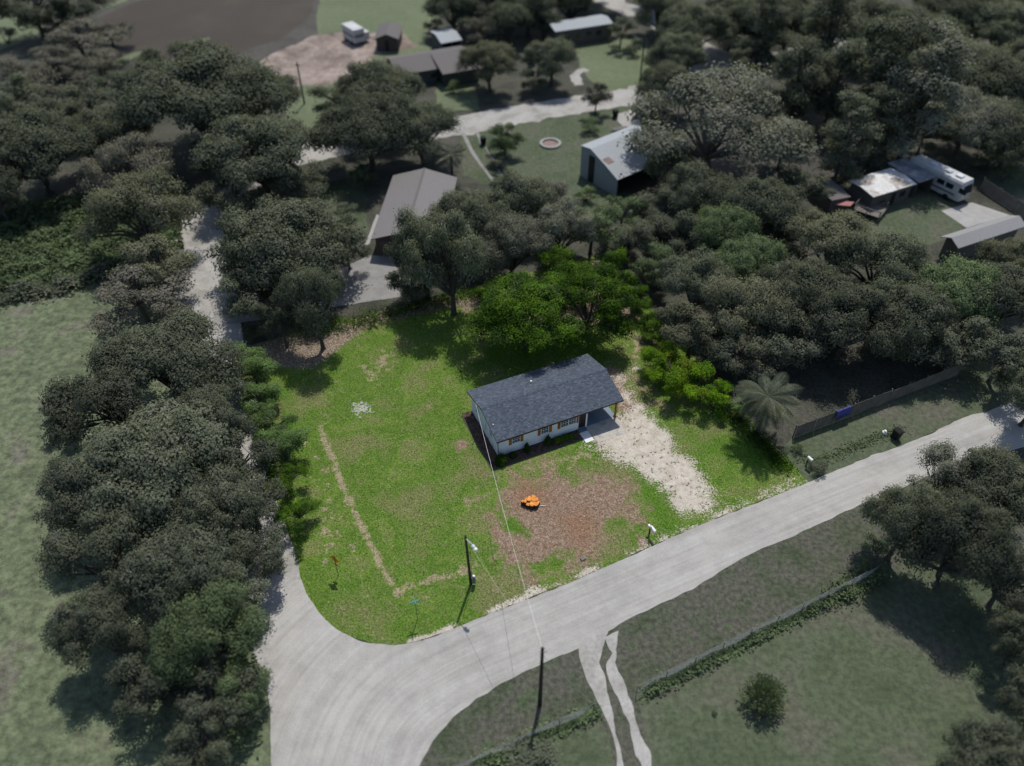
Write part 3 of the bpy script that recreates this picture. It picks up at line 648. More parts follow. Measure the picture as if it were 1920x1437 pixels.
def window(wall, a0, a1, z0, z1, units=1, nx=2, ny=3):
    b = MB(); t = .05
    wbox(b, wall, a0, a1, z0, z0+t, .004, .06); wbox(b, wall, a0, a1, z1-t, z1, .004, .06)
    wbox(b, wall, a0, a0+t, z0+t, z1-t, .004, .06); wbox(b, wall, a1-t, a1, z0+t, z1-t, .004, .06)
    wbox(b, wall, a0-.03, a1+.03, z0-.05, z0-.002, .004, .09)
    uw = (a1-a0)/units
    for k in range(1, units): wbox(b, wall, a0+k*uw-.04, a0+k*uw+.04, z0+t, z1-t, .004, .06)
    wdw = b.build('window', M['white'], house)
    b = MB(); wbox(b, wall, a0+t, a1-t, z0+t, z1-t, .003, .015); b.build('pane', M['glass'], wdw)
    b = MB(); bt = .009
    for k in range(units):
        x0, x1 = a0+k*uw+.05, a0+(k+1)*uw-.05
        for i in range(1, nx+1): x = x0+(x1-x0)*i/(nx+1); wbox(b, wall, x-bt, x+bt, z0+t, z1-t, .016, .034)
        for i in range(1, ny+1):
            z = z0+(z1-z0)*i/(ny+1); q = bt if i != (ny+1)//2 else .028
            wbox(b, wall, x0, x1, z-q, z+q, .016, .037)
    b.build('muntins', M['white'], wdw)
def shutter(a0, a1, z0, z1):
    b = MB(); wbox(b, 'front', a0, a1, z0, z0+.07, .003, .045); wbox(b, 'front', a0, a1, z1-.07, z1, .003, .045)
    n = 3; w = (a1-a0)/n
    for i in range(n): wbox(b, 'front', a0+i*w+.006, a0+(i+1)*w-.006, z0+.002, z1-.002, .003, .03)
    wbox(b, 'front', a0, a1, (z0+z1)/2-.035, (z0+z1)/2+.035, .003, .045)
    b.build('shutter', M['cedar'], house)
window('front', 1.69, 2.57, 1.2, 2.08); shutter(1.38, 1.68, 1.12, 2.10); shutter(2.59, 2.90, 1.12, 2.10)
window('front', 4.76, 5.61, 1.15, 2.08); shutter(4.44, 4.74, 1.08, 2.10); shutter(5.63, 5.97, 1.08, 2.10)
window('front', 6.91, 8.64, 1.15, 2.08, 2); shutter(6.59, 6.89, 1.08, 2.10); shutter(8.66, 8.88, 1.08, 2.10)
window('left', 5.0, 5.85, 1.2, 2.1); window('left', 1.75, 2.45, 1.2, 2.05)
b = MB(); b.box(8.95, 9.70, f0-.03, f0-.004, .18, 2.16); dr = b.build('door', M['door'], house)
b = MB(); b.tube([(9.04, f0-.035, 1.1), (9.04, f0-.10, 1.1)], [.03, .035], 8); b.build('handle', M['galv'], dr)
b = MB(); b.box(9.70, 9.87, f0-.06, f0-.002, .0, 2.46); b.build('corner_trim', M['white'], house)
b = MB(); b.box(w0-.05, w0+.0, f0-.06, f0-.003, .05, 2.46); b.build('downspout', M['black'], house)
b = MB(); b.box(w0-.14, w0-.004, 3.2, 3.5, 1.15, 1.6); b.box(w0-.05, w0-.004, 3.3, 3.4, 1.6, 2.6); b.tube([(w0-.14, 3.35, 1.45), (w0-.24, 3.35, 1.45)], [.09, .09], 10); b.build('electric_meter', M['silver'], house)
for v_ in (5.2, 2.7): MB().box(w0-.03, w0-.004, v_, v_+.3, .12, .28).build('crawl_vent', M['galv'], house)
b = MB(); b.tube([(w0-.1, 1.5, .0), (w0-.1, 1.5, .8)], [.02, .02], 6); b.tube([(w0-.1, 1.5, .8), (w0-.02, 1.5, .8)], [.02, .02], 6); b.build('hose_bib', M['galv'], house)
b = MB(); b.tube([(-.12, 4.5, 2.35), (-.12, 4.5, 3.75)], [.035, .035], 8); b.tube([(-.12, 4.5, 3.72), (-.2, 4.5, 3.82), (-.3, 4.45, 3.72)], [.05, .05, .04], 8); b.build('service_mast', M['galv'], house)
for (pu, pv) in ((13.15, .42), (13.15, HD-.42)):
    b = MB(); b.box(pu-.08, pu+.08, pv-.08, pv+.08, .05, 2.44); b.box(pu-.13, pu+.13, pv-.13, pv+.13, .05, .22); b.build('carport_post', M['cedar'], house)
for v_ in (f0-.05, f1-.08): MB().box(9.87, 13.3, v_, v_+.13, 2.28, 2.49).build('carport_beam', M['cedar'], house)
b = MB(); b.box(9.86, 13.24, f0, f1, -.05, .05); b.build('carport_slab', M['slab'], house)
b = MB(); b.box(8.90, 9.70, -.14, f0-.06, .0, .15); b.build('door_step', M['slab'], house)
def house_struct(name, b, mat):
    o = b.build(name, M[mat]); o.location = HO; o.rotation_euler = (0, 0, YAW); o['kind'] = 'structure'; return o
b = MB(); b.box(8.80, 9.70, -1.56, -.15, -.03, .07); house_struct('walkway', b, 'pathwhite')
b = MB()
for k in range(2): b.box(9.84+k*1.68, 9.84+k*1.68+1.66, -2.0, f0-.004, -.05, .038)
house_struct('apron', b, 'apron')
b = MB(); b.box(-.85, w0, -.55, 7.2, -.05, .05); b.box(w0+.001, 8.78, -.85, f0, -.05, .05); b.box(-.85, w0, -.85, -.552, -.05, .05); house_struct('mulch_bed', b, 'mulchbed')
n = 0; bed = thing('bed_edging', 'row of low dark edging blocks around the mulch bed in front of the white house', 'garden edging', HO, YAW)
me0 = MB().box(-.145, .145, -.06, .06, 0, .11).build('edging_block', M['edging'], bed); me0.location = (-.7, -.93, 0)
for k in range(1, 32):
    o = me0.copy(); C.objects.link(o); o.parent = bed; o.location = (-.7+k*.302, -.93+rng.normal(0, .01), rng.uniform(-.02, .01)); o.rotation_euler = (0, 0, rng.normal(0, .03))
for k in range(26):
    o = me0.copy(); C.objects.link(o); o.parent = bed; o.location = (-.93, -.75+k*.302, rng.uniform(-.02, .01)); o.rotation_euler = (0, 0, math.pi/2+rng.normal(0, .03))
def hw(u, v, z=0): c, s = math.cos(YAW), math.sin(YAW); return (HO[0]+u*c-v*s, HO[1]+u*s+v*c, z)
def shrub(u, v, r, h, label, mat='shrub', n=900, leaf=.09, cone=False, name='shrub'):
    e = thing(name, label, 'shrub', hw(u, v, .05)); d = unit(n); d[:, 2] = np.abs(d[:, 2])*1.0
    k = np.clip(rng.normal(.92, .1, n), .4, 1.12)*(1+.10*np.sin(d[:, 0]*7)*np.sin(d[:, 1]*6)); zz = d[:, 2]
    wr = r*(np.sqrt(1-zz*.95)*1.15 if cone else 1)
    p = np.column_stack([d[:, 0]*wr*k, d[:, 1]*wr*k, .08+zz*h*k])
    o = bpy.data.objects.new('foliage', leafmesh('foliage', p, d+rng.normal(0, .4, (n, 3)), leaf*rng.uniform(.7, 1.4, n), M[mat])); C.objects.link(o); o.parent = e
    b = MB(); b.tube([(0, 0, -.05), (0, 0, h*.6)], [.04, .02], 6); b.build('stems', M['bark'], e); return e
shrub(.20, -.42, .66, .95, 'large round clipped shrub at the near left corner of the white house', n=1800)
shrub(1.50, -.20, .34, .55, 'small low round shrub next to the large corner shrub under the first front window')
shrub(3.09, -.05, .33, 1.0, 'upright egg shaped shrub between the first and second front windows of the white house', cone=True)
shrub(5.34, -.08, .40, 1.1, 'upright egg shaped shrub under the second front window of the white house', cone=True)
for k, (u, v) in enumerate([(6.35, -.15), (6.85, -.25), (7.35, -.1), (7.8, -.3)]):
    d = unit(500); d[:, 2] = np.abs(d[:, 2]); p = d*np.array([.34, .34, .4])*rng.uniform(.3, 1.1, (500, 1))
    o = bpy.data.objects.new('fern_clump', leafmesh('fern_clump', p, d+rng.normal(0, .6, (500, 3)), .16*rng.uniform(.6, 1.3, 500), M['fern'], .3)); C.objects.link(o); o.location = hw(u, v, .06)
    tag(o, ['leftmost loose bright green fern below the double window', 'second loose fern from the left below the double window', 'third loose fern from the left below the double window', 'loose fern nearest the front door step below the double window'][k], 'fern', 'ferns in the bed below the double window')

# ------------------------------------------------------------------ other buildings
def edge_frame(p0, p1, z):
    a = G(p0, z); b_ = G(p1, z); d = b_-a; L = float(np.hypot(*d)); return a, L, math.atan2(d[1], d[0])
def depth_to(p0, p1, q, z, zq=None):
    a, L, an = edge_frame(p0, p1, z); w = G(q, z if zq is None else zq)-a; return float(-w[0]*math.sin(an)+w[1]*math.cos(an))
def building(name, label, cat, p0, p1, z, prof, wall, roofm, inset=.3, L=None, group=None, base=0.0, open_front=False, frame=None):
    a, L0, an = frame or edge_frame(p0, p1, z); L = L or L0
    e = thing(name, label, cat, (a[0], a[1], 0), an, group); n = len(prof)
    D = prof[-1][0]
    for i in range(n-1):
        (va, za), (vb, zb) = prof[i], prof[i+1]; b = MB()
        b.hexa([(0, va, za-.12), (L, va, za-.12), (L, vb, zb-.12), (0, vb, zb-.12), (0, va, za), (L, va, za), (L, vb, zb), (0, vb, zb)])
        b.build('roof', M[roofm], e)
    def zat(v): return float(np.interp(v, [p[0] for p in prof], [p[1] for p in prof]))-.14
    pr = [(inset, base), (D-inset, base), (D-inset, zat(D-inset))]+[(p[0], p[1]-.14) for p in prof[1:-1]][::-1]+[(inset, zat(inset))]
    m = len(pr)
    for u in (inset, L-inset-.12):
        b = MB(); v = [(u, q[0], q[1]) for q in pr]+[(u+.12, q[0], q[1]) for q in pr]
        b.add(v, [tuple(range(m))[::-1], tuple(range(m, 2*m))]+[(i, (i+1) % m, m+(i+1) % m, m+i) for i in range(m)]); b.build('wall', M[wall], e)
    if not open_front: b = MB(); b.box(inset+.121, L-inset-.121, inset, inset+.12, base, zat(inset)); b.build('wall', M[wall], e)
    b = MB(); b.box(inset+.121, L-inset-.121, D-inset-.12, D-inset, base, zat(D-inset)); b.build('wall', M[wall], e)
    return e, L, D
def opening(e, nm, x0, x1, y0, y1, z0, z1, mat='glass', frame=True):
    "flat opening: either x0==x1 (end wall) or y0==y1 (long wall)"
    b = MB(); g = .03
    if y0 == y1: b.box(x0, x1, y0-g, y0-.004, z0, z1)
    else: b.box(x0-g, x0-.004, y0, y1, z0, z1)
    o = b.build(nm, M[mat], e)
    if frame:
        b = MB(); t = .08
        if y0 == y1:
            for q in ((x0-t, x1+t, z1, z1+t), (x0-t, x1+t, z0-t, z0), (x0-t, x0, z0, z1), (x1, x1+t, z0, z1)): b.box(q[0], q[1], y0-.05, y0-.004, q[2], q[3])
        else:
            for q in ((y0-t, y1+t, z1, z1+t), (y0-t, y1+t, z0-t, z0), (y0-t, y0, z0, z1), (y1, y1+t, z0, z1)): b.box(x0-.05, x0-.004, q[0], q[1], q[2], q[3])
        b.build('frame', M['board_grey'], o)
    return o
# neighbour behind
D = depth_to((737, 329), (695, 449), (860, 322), 2.7)
e, L, D = building('house', 'house with a grey brown shingle roof and red brick end wall behind the back trees', 'house', (737, 329), (695, 449), 2.7, [(0, 2.7), (D/2, 3.95), (D, 2.7)], 'red_brick', 'grey_roof', .45)
b = MB(); b.box(0, L, D/2-.16, D/2+.16, 3.93, 3.985); b.build('ridge_cap', M['grey_roof2'], e)
b = MB(); b.box(L-.424, L-.40, 1.0, 4.2, .02, 2.2); b.build('garage_door', M['dull_wall'], e)
opening(e, 'window', 4, 5.4, .45, .45, 1, 2.1); opening(e, 'window', 9, 10.4, .45, .45, 1, 2.1)
print('house A', L, D)
# metal barn
ba, bb = G((1158, 338), 2.7), G((1089, 273), 4.7); D = float(np.hypot(*(bb-ba))); q0 = q1 = None
e, L, D = building('barn', 'pale sheet metal barn with rust stained sloping roof beside the mossy spreading oak', 'barn', q0, q1, 2.7, [(0, 2.7), (D*.30, 3.7), (D*.74, 5.0), (D, 4.7)], 'metal_wall', 'metal_roof', .1, open_front=True, frame=(ba, 10.5, math.atan2(*(bb-ba)[::-1])-math.pi/2))
print('barn', L, D)
b = MB(); b.box(.0, .095, D*.62, D*.76, .02, 4.0); b.build('door', M['black'], e)
b = MB(); b.hexa([(.8, D*.40, 3.7+.30*D*.40*0+0, )]*0 or [(.5, D*.33, 3.815), (1.7, D*.33, 3.815), (1.5, D*.46, 4.2), (.3, D*.46, 4.2), (.5, D*.33, 3.83), (1.7, D*.33, 3.83), (1.5, D*.46, 4.215), (.3, D*.46, 4.215)]); b.build('roof_patch', M['rust'], e)
b = MB(); b.box(.12, .22, 1.5, D*.35, 0, .8); b.build('lower_panel', M['dull_wall'], e)
# brick shed, camper, metal shed, long house
D = depth_to((708, 50), (701, 74), (750, 64), 2.4)
e, L, D = building('shed', 'small brown brick shed with a dark hip roof and open doorway on the bare dirt', 'shed', (710, 48), (701, 74), 2.4, [(0, 2.4), (D/2, 3.3), (D, 2.4)], 'brick_wall', 'grey_roof2', .3)
b = MB(); b.box(L-.28, L-.25, D*.42, D*.56, 0, 2.1); b.build('doorway', M['black'], e)
print('shed', L, D)
D = depth_to((827, 82), (867, 75), (806, 63), 2.6)
e, L, D = building('shed', 'open shed with a pale metal roof between the brick shed and the dark trees', 'shed', (827, 82), (867, 75), 2.6, [(0, 2.6), (D*.5, 3.3), (D, 3.0)], 'green_wall', 'metal_roof', .2, open_front=True)
b = MB()
for x in (.3, L*.5, L-.4): b.box(x, x+.15, .2, .35, 0, 2.4)
b.build('posts', M['board'], e)
e, L, D = building('house', 'long brown roofed house beyond the big dark oak near the dirt clearing', 'house', (745, 142), (823, 129), 2.6, [(0, 2.6), (4.2, 3.9), (8.4, 2.6)], 'green_wall', 'grey_roof2', .4)
w = MB(); w.hexa([(L-.2, -2.6, 2.45), (L+7, -2.6, 2.45), (L+7, 3.6, 3.72), (L-.2, 3.6, 3.72), (L-.2, -2.6, 2.6), (L+7, -2.6, 2.6), (L+7, 3.6, 3.85), (L-.2, 3.6, 3.85)]); w.build('roof', M['grey_roof2'], e)
w = MB(); w.hexa([(L-.2, 3.61, 3.72), (L+7, 3.61, 3.72), (L+7, 8.4, 2.45), (L-.2, 8.4, 2.45), (L-.2, 3.61, 3.85), (L+7, 3.61, 3.85), (L+7, 8.4, 2.6), (L-.2, 8.4, 2.6)]); w.build('roof', M['grey_roof2'], e)
w = MB(); w.box(L+.3, L+6.6, -1.8, 7.8, 0, 2.4); w.build('wing_wall', M['green_wall'], e)
opening(e, 'window', 2, 3.4, .4, .4, 1, 2.0); opening(e, 'window', 6, 7.4, .4, .4, 1, 2.0)
print('long', L)
e, L, D = building('mobile_home', 'long mobile home with a bluish metal roof beyond the back street', 'mobile home', (1041, 60), (1150, 44), 3.2, [(0, 3.2), (2.6, 3.7), (5.2, 3.2)], 'dull_wall', 'metal_roof', .15, base=.0)
for k in range(5): opening(e, 'window', 2+k*L/5.5, 3.2+k*L/5.5, .15, .15, 1.3, 2.3)
print('mh', L)
D = depth_to((1638, 370), (1719, 345), (1586, 341), 2.7)
e, L, D = building('mobile_home', 'mobile home with a patched whitish stained roof left of the parked motorhome', 'mobile home', (1638, 370), (1719, 345), 2.7, [(0, 2.7), (D*.5, 3.0), (D, 2.8)], 'dull_wall', 'bright_roof', .35)
opening(e, 'window', 2, 3.2, .35, .35, 1, 1.9); opening(e, 'window', 5.5, 6.7, .35, .35, 1, 1.9); opening(e, 'door', 4, 4.9, .35, .35, .1, 2.1, 'black'); print('white mobile', L, D)
D2 = depth_to((1722, 342), (1756, 331), (1661, 308), 2.75)
e, L, D = building('annex', 'lean-to annex with a blotched blue grey roof between the mobile home and motorhome', 'annex', (1723, 342), (1758, 331), 2.6, [(0, 2.55), (D2, 2.8)], 'dull_wall', 'blue_roof', .2, open_front=True)
e, L, D = building('shed', 'low flat roofed shed at the left end of the patched roof mobile home', 'shed', (1560, 375), (1596, 368), 2.2, [(0, 2.1), (5.0, 2.35)], 'dull_wall', 'dirt' if False else 'grey_roof2', .15)
# timber deck in front
a, L0, an = edge_frame((1600, 392), (1634, 403), .9)
dk = thing('deck', 'small brown timber deck in front of the patched roof mobile home', 'deck', (a[0], a[1], 0), an)
for k in range(9): MB().box(0, 3.6, k*.34, k*.34+.30, .78, .84).build('plank', M['board'], dk)
b = MB()
for x in (0, 1.7, 3.45):
    for y in (0, 2.9): b.box(x, x+.12, y, y+.12, 0, 1.7)
b.build('posts', M['board'], dk); b = MB(); b.box(0, 3.6, .0, .08, 1.5, 1.62); b.box(0, .08, 0, 3, 1.5, 1.62); b.build('railing', M['board'], dk)
# motorhome
a, L, an = edge_frame((1708, 297), (1811, 346), 3.3)
rv = thing('motorhome', 'long white motorhome parked beside the wooden fence and the patched roof mobile home', 'motorhome', (a[0], a[1], 0), an)
b = MB(); pr = [(.0, .55), (2.5, .55), (2.5, 3.0), (2.32, 3.28), (.18, 3.28), (0, 3.0)]
v = [(0, p[0], p[1]) for p in pr]+[(L-.35, p[0], p[1]) for p in pr]+[(L, .12, .6), (L, 2.38, .6), (L+.1, 2.38, 1.5), (L-.25, 2.25, 3.0), (L-.25, .25, 3.0), (L+.1, .12, 1.5)]
b.add(v, [tuple(range(6)), (12, 17, 16, 15, 14, 13)]+[(i, 6+i, 6+(i+1) % 6, (i+1) % 6) for i in range(6)]); b.add([v[i] for i in range(6, 18)], [(0, 6, 7, 1), (1, 7, 8, 2), (2, 8, 9, 3), (3, 9, 10, 4), (4, 10, 11, 5), (5, 11, 6, 0)])
b.build('body', M['dimwhite'], rv)
for x in (1.5, 4.8, 6.2, 8.2):
    b = MB(); b.box(x, x+1.1, -.03, -.004, 1.8, 2.5); b.build('window', M['glass'], rv)
b = MB(); b.hexa([(L+.11, .3, 1.6), (L+.13, .3, 1.6), (L+.13, 2.2, 1.6), (L+.11, 2.2, 1.6), (L-.16, .35, 2.7), (L-.14, .35, 2.7), (L-.14, 2.15, 2.7), (L-.16, 2.15, 2.7)]); b.build('windscreen', M['glass'], rv)
b = MB(); b.box(0, L*.9, -.025, -.005, 1.1, 1.35); b.build('stripe', M['grey_roof2'], rv)
for x in (2.5, L*.55, L*.75):
    b = MB(); b.box(x, x+.9, .8, 1.6, 3.285, 3.52); b.build('roof_unit', M['silver'], rv)
for x in (2.2, L-2.0):
    for y in (.0, 2.2):
        b = MB(); b.tube([(x, y, .45), (x, y+.3, .45)], [.45, .45], 16); b.build('wheel', M['tire'], rv)
# lower right house roof
D = depth_to((1797, 466), (1925, 424), (1745, 450), 2.7)
e, L, D = building('house', 'house with a pale grey roof below the concrete pad above the right hand trees', 'house', (1797, 466), (1925, 424), 2.7, [(0, 2.7), (D/2, 3.4), (D, 2.7)], 'dull_wall', 'pale_roof', .5); print('lr', L, D)
# hidden white roof
e, L, D = building('shed', 'white roofed shed mostly hidden under trees right of the green lot corner', 'shed', (1378, 572), (1412, 580), 2.6, [(0, 2.6), (2.0, 3.0), (4, 2.6)], 'metal_wall', 'metal_roof', .15)
e, L, D = building('house', 'grey roof end showing between the crowded trees in the middle of the right woods', 'house', (1440, 560), (1500, 560), 2.7, [(0, 2.7), (4, 3.6), (8, 2.7)], 'dull_wall', 'grey_roof', .4)
# camper at the dirt clearing
a, L, an = edge_frame((662, 58), (678, 54), 3.0)
tk = thing('camper', 'small white box camper parked on the bare dirt left of the brick shed', 'camper', (a[0], a[1], 0), an)
b = MB(); b.box(0, 2.3, 0, 4.6, .6, 3.0); b.build('body', M['dimwhite'], tk); b = MB(); b.box(-.03, -.005, .2, 4.4, 1.5, 1.9); b.box(.2, 2.1, -.03, -.005, 1.5, 2.1); b.build('stripe', M['grey_roof'], tk)
b = MB(); b.box(2.35, 3.6, .6, 2.6, .5, 1.9); b.build('cab', M['dimwhite'], tk)
for y in (.6, 3.4):
    for x in (-.02, 2.1): b = MB(); b.tube([(x, y+.4, .4), (x+.25, y+.4, .4)], [.4, .4], 12); b.build('wheel', M['tire'], tk)

# ------------------------------------------------------------------ fences
def board_fence(label, p0, p1, h, mat, group=None, boardw=.15, panel=2.4):
    a, b_ = G(p0), G(p1); L = float(np.hypot(*(b_-a))); an = math.atan2(*(b_-a)[::-1]); e = thing('wooden_fence', label, 'fence', (a[0], a[1], 0), an, group)
    k = max(1, int(L/panel)); pl = L/k
    for i in range(k):
        b = MB(); x = .05
        while x < pl-.1:
            hh = h+rng.normal(0, .02); yy = rng.normal(0, .006)
            b.box(x, x+boardw-.02, yy, yy+.02, .04, hh); x += boardw
        b.box(0, pl, .026, .07, h*.25, h*.25+.09); b.box(0, pl, .026, .07, h*.8, h*.8+.09)
        o = b.build('panel', M[mat], e); o.location = (i*pl, 0, 0); o.rotation_euler = (rng.normal(0, .02), 0, 0)
        o = MB().box(-.05, .05, .03, .13, 0, h+.08).build('post', M[mat], e); o.location = (i*pl, .05, 0)
    return e, L
board_fence('long weathered board fence running from the palm to the right woods behind the road verge', (1488, 822), (1795, 704), 1.7, 'board')
board_fence('dark board fence beside the motorhome and concrete pad', (1836, 356), (1930, 418), 1.8, 'board')
board_fence('low wooden fence left of the grey brown roofed house near the dark oaks', (592, 348), (650, 334), 1.3, 'board')
a, b_ = G((1560, 796), .0), G((1588, 785), 0); an = math.atan2(*(b_-a)[::-1]); Lt = float(np.hypot(*(b_-a)))
tp = MB(); nx = 14; V = []; F = []
prof = [(-.14, .75), (-.10, 1.2), (-.06, 1.72), (.02, 1.86), (.14, 1.72), (.18, 1.1)]
for i in range(nx+1):
    for (y, z) in prof: V.append((i*Lt/nx, y+rng.normal(0, .015), z+.03*math.sin(i*1.7)+(0 if z > 1.3 else rng.normal(0, .05))))
for i in range(nx):
    for k in range(5): F.append((i*6+k, (i+1)*6+k, (i+1)*6+k+1, i*6+k+1))
o = meshobj('tarp', V, F, M['tarp'], None, True); o.location = (a[0], a[1], 0); o.rotation_euler = (0, 0, an); tag(o, 'bright blue tarp draped over the long weathered board fence', 'tarp')
sm = o.modifiers.new('thick', 'SOLIDIFY'); sm.thickness = .01
def wire_fence(label, p0, p1, h, group, sp=2.6, lean=.0):
    a, b_ = G(p0), G(p1); L = float(np.hypot(*(b_-a))); an = math.atan2(*(b_-a)[::-1]); e = thing('wire_fence', label, 'fence', (a[0], a[1], 0), an, group)
    k = max(1, int(L/sp)); me = None
    for i in range(k+1):
        if me is None: me = MB().tube([(0, 0, 0), (0, 0, h+.06)], [.035, .03], 7).build('post', M['steel'], e); o = me
        else: o = me.copy(); C.objects.link(o); o.parent = e
        o.location = (i*L/k, 0, 0); o.rotation_euler = (rng.normal(0, .03), rng.normal(0, .03), 0)
    b = MB(); b.tube([(0, 0, h), (L, 0, h)], .022, 6); b.build('top_rail', M['board_grey'], e)
    b = MB(); d = .13; x = -h
    while x < L:
        for s_ in (1, -1):
            xa, xb = (x, x+h) if s_ > 0 else (x+h, x); za, zb = 0.03, h
            if min(xa, xb) < 0 or max(xa, xb) > L: continue
            t = .007; b.add([(xa-t, 0, za), (xa+t, 0, za), (xb+t, 0, zb), (xb-t, 0, zb)], [(0, 1, 2, 3)])
            b.add([(xa, -t, za), (xa, t, za), (xb, t, zb), (xb, -t, zb)], [(0, 1, 2, 3)])
        x += d
    o = b.build('mesh_wire', M['galv'], e); o['kind'] = 'stuff'
wire_fence('long wire mesh fence crossing the lower right yard from the sandy tracks to dark oaks', (1193, 1300), (1640, 1078), 1.3, None)
wire_fence('short wire mesh fence left of the sandy tracks near the bottom utility pole', (850, 1452), (1112, 1334), 1.3, None)
weedline('weeds', 'green weeds growing along the long wire mesh fence', [(1210, 1302), (1330, 1242), (1480, 1165), (1640, 1082)], .28, .8, 2600, 'leaf_soft', .24)
weedline('weeds', 'dense green weeds along the short wire mesh fence', [(880, 1448), (960, 1408), (1040, 1370), (1115, 1336)], .3, .9, 2200, 'leaf_soft', .24)
weedline('weeds', 'tall weeds at the far end of the wire mesh fence beside the dark oaks', [(1565, 1120), (1600, 1098), (1640, 1075)], .5, 1.3, 1500, 'leaf_soft', .25)
weedline('weeds', 'rough weeds covering the meadow between pasture and woods on the left', [(-260, 430), (0, 395), (150, 372), (330, 335), (345, 465), (190, 515), (0, 550), (-280, 590)], 0, 1.5, 26000, 'leaf_soft', .5, closed=True)
weedline('weeds', 'dark scrub line at the top edge of the left pasture', [(-120, 590), (0, 562), (100, 544), (195, 518)], .8, 1.6, 5000, 'leaf_dark', .4)
weedline('weeds', 'low weeds on the strip below the road right of the lot', [(1500, 862), (1530, 868), (1600, 838), (1690, 803)], .35, .3, 900, 'leaf_soft', .2)
weedline('weeds', 'rank grass at the right edge of the green lot below the palm', [(1372, 775), (1400, 805), (1440, 850), (1472, 880)], .55, .9, 2600, 'lot_green', .2)
weedline('weeds', 'weeds and seedlings along the shaded back edge of the green lot', [(560, 632), (700, 598), (850, 560), (960, 545)], .8, 1.1, 5000, 'lot_green', .2)
weedline('weeds', 'undergrowth along the left pasture side of the large oaks', [(350, 800), (415, 1000), (440, 1180), (455, 1400)], .7, 1.6, 4500, 'leaf_soft', .35)

# ------------------------------------------------------------------ street furniture on the lot
bx, by, _ = at(883, 1096)
pl = thing('utility_pole', 'slim dark wooden light pole standing on the green lawn with a white lamp', 'utility pole', (bx, by, 0))
lean = -.18
MB().tube([(0, 0, -.1), (lean, 0, 6.85)], [.13, .09], 10).build('pole', M['pole'], pl)
arm = MB().tube([(lean, -.05, 6.55), (lean+.25, -.3, 6.62), (lean+.55, -.62, 6.55)], [.03, .03, .03], 8).build('lamp_arm', M['silver'], pl)
b = MB(); c = Vector((lean+.62, -.72, 6.5)); b.tube([c+Vector((-.08, .1, .06)), c, c+Vector((.12, -.14, -.0))], [.10, .16, .10], 12)
b.tube([c+Vector((0, 0, -.02)), c+Vector((0, 0, -.2))], [.15, .10], 12); b.build('lamp_head', M['silver'], arm)
b = MB(); c = Vector((lean+.80, -.93, 6.42)); b.tube([c+Vector((0, 0, -.12)), c+Vector((0, 0, 0)), c+Vector((0, 0, .09)), c+Vector((0, 0, .13))], [.08, .17, .13, .03], 14); b.build('lamp_lens', M['white'], arm)
b = MB(); b.box(.14, .42, -.16, .10, .35, 1.15); b.tube([(.28, -.03, 1.15), (.28, -.03, 1.28)], [.11, .10], 12, cap=True); mt = b.build('meter_box', M['meter'], pl)
b = MB(); b.tube([(.28, -.03, 1.281), (.28, -.03, 1.36)], [.115, .09], 12); b.build('cap', M['white'], mt)
b = MB(); b.tube([(.13, -.04, 1.2), (.13, -.04, 5.9)], .02, 6); b.build('conduit', M['steel'], pl)
bx2, by2, _ = at(1012, 1322)
p2 = thing('utility_pole', 'tall dark utility pole below the road beside the sandy tracks', 'utility pole', (bx2, by2, 0))
MB().tube([(0, 0, -.1), (-.02, 0, 8.6)], [.17, .11], 10).build('pole', M['pole'], p2)
b = MB(); b.tube([(-.25, -.05, 8.2), (.3, -.05, 8.2)], .05, 8); b.tube([(0, 0, 8.6), (0, 0, 8.78)], [.06, .03], 8); b.build('insulator', M['galv'], p2)
def cable(name, label, a, b_, sag, r, mat, n=28):
    a, b_ = Vector(a), Vector(b_); pts = [a.lerp(b_, i/n)-Vector((0, 0, sag*4*(i/n)*(1-i/n))) for i in range(n+1)]
    o = MB().tube(pts, r, 6).build(name, M[mat]); return tag(o, label, 'cable')
hm = hw(-.3, 4.45, 3.70); top2 = (bx2, by2, 8.3)
cable('service_cable', 'thick pale service cable from the white house gable over the lawn to the bottom pole', hm, top2, .75, .012, 'whitewire', 60)
lt = (bx+lean+.1, by-.05, 6.4)
cable('lamp_cable', 'thin yellowish cable from the lawn light pole over the road to the bottom pole', lt, (bx2, by2, 8.2), .35, .012, 'wirethin')
gx, gy, _ = at(1112, 1322)
cable('guy_wire', 'pale guy wire anchoring the bottom utility pole near the sandy tracks', (bx2, by2, 7.6), (gx, gy, .05), .0, .014, 'galv')
for p, q, lb in (((1198, 168), 9, 'thin utility pole beside the back street near the dark trees'), ((571, 195), 7, 'thin dark pole on the small green strip below the dirt clearing')):
    x, y, _ = at(*p); o = MB().tube([(0, 0, 0), (0, 0, q)], [.15, .1], 8); e = thing('utility_pole', lb, 'utility pole', (x, y, 0)); o.build('pole', M['pole'], e)
    MB().box(-.5, .5, -.05, .05, q-.6, q-.48).build('crossarm', M['pole'], e)
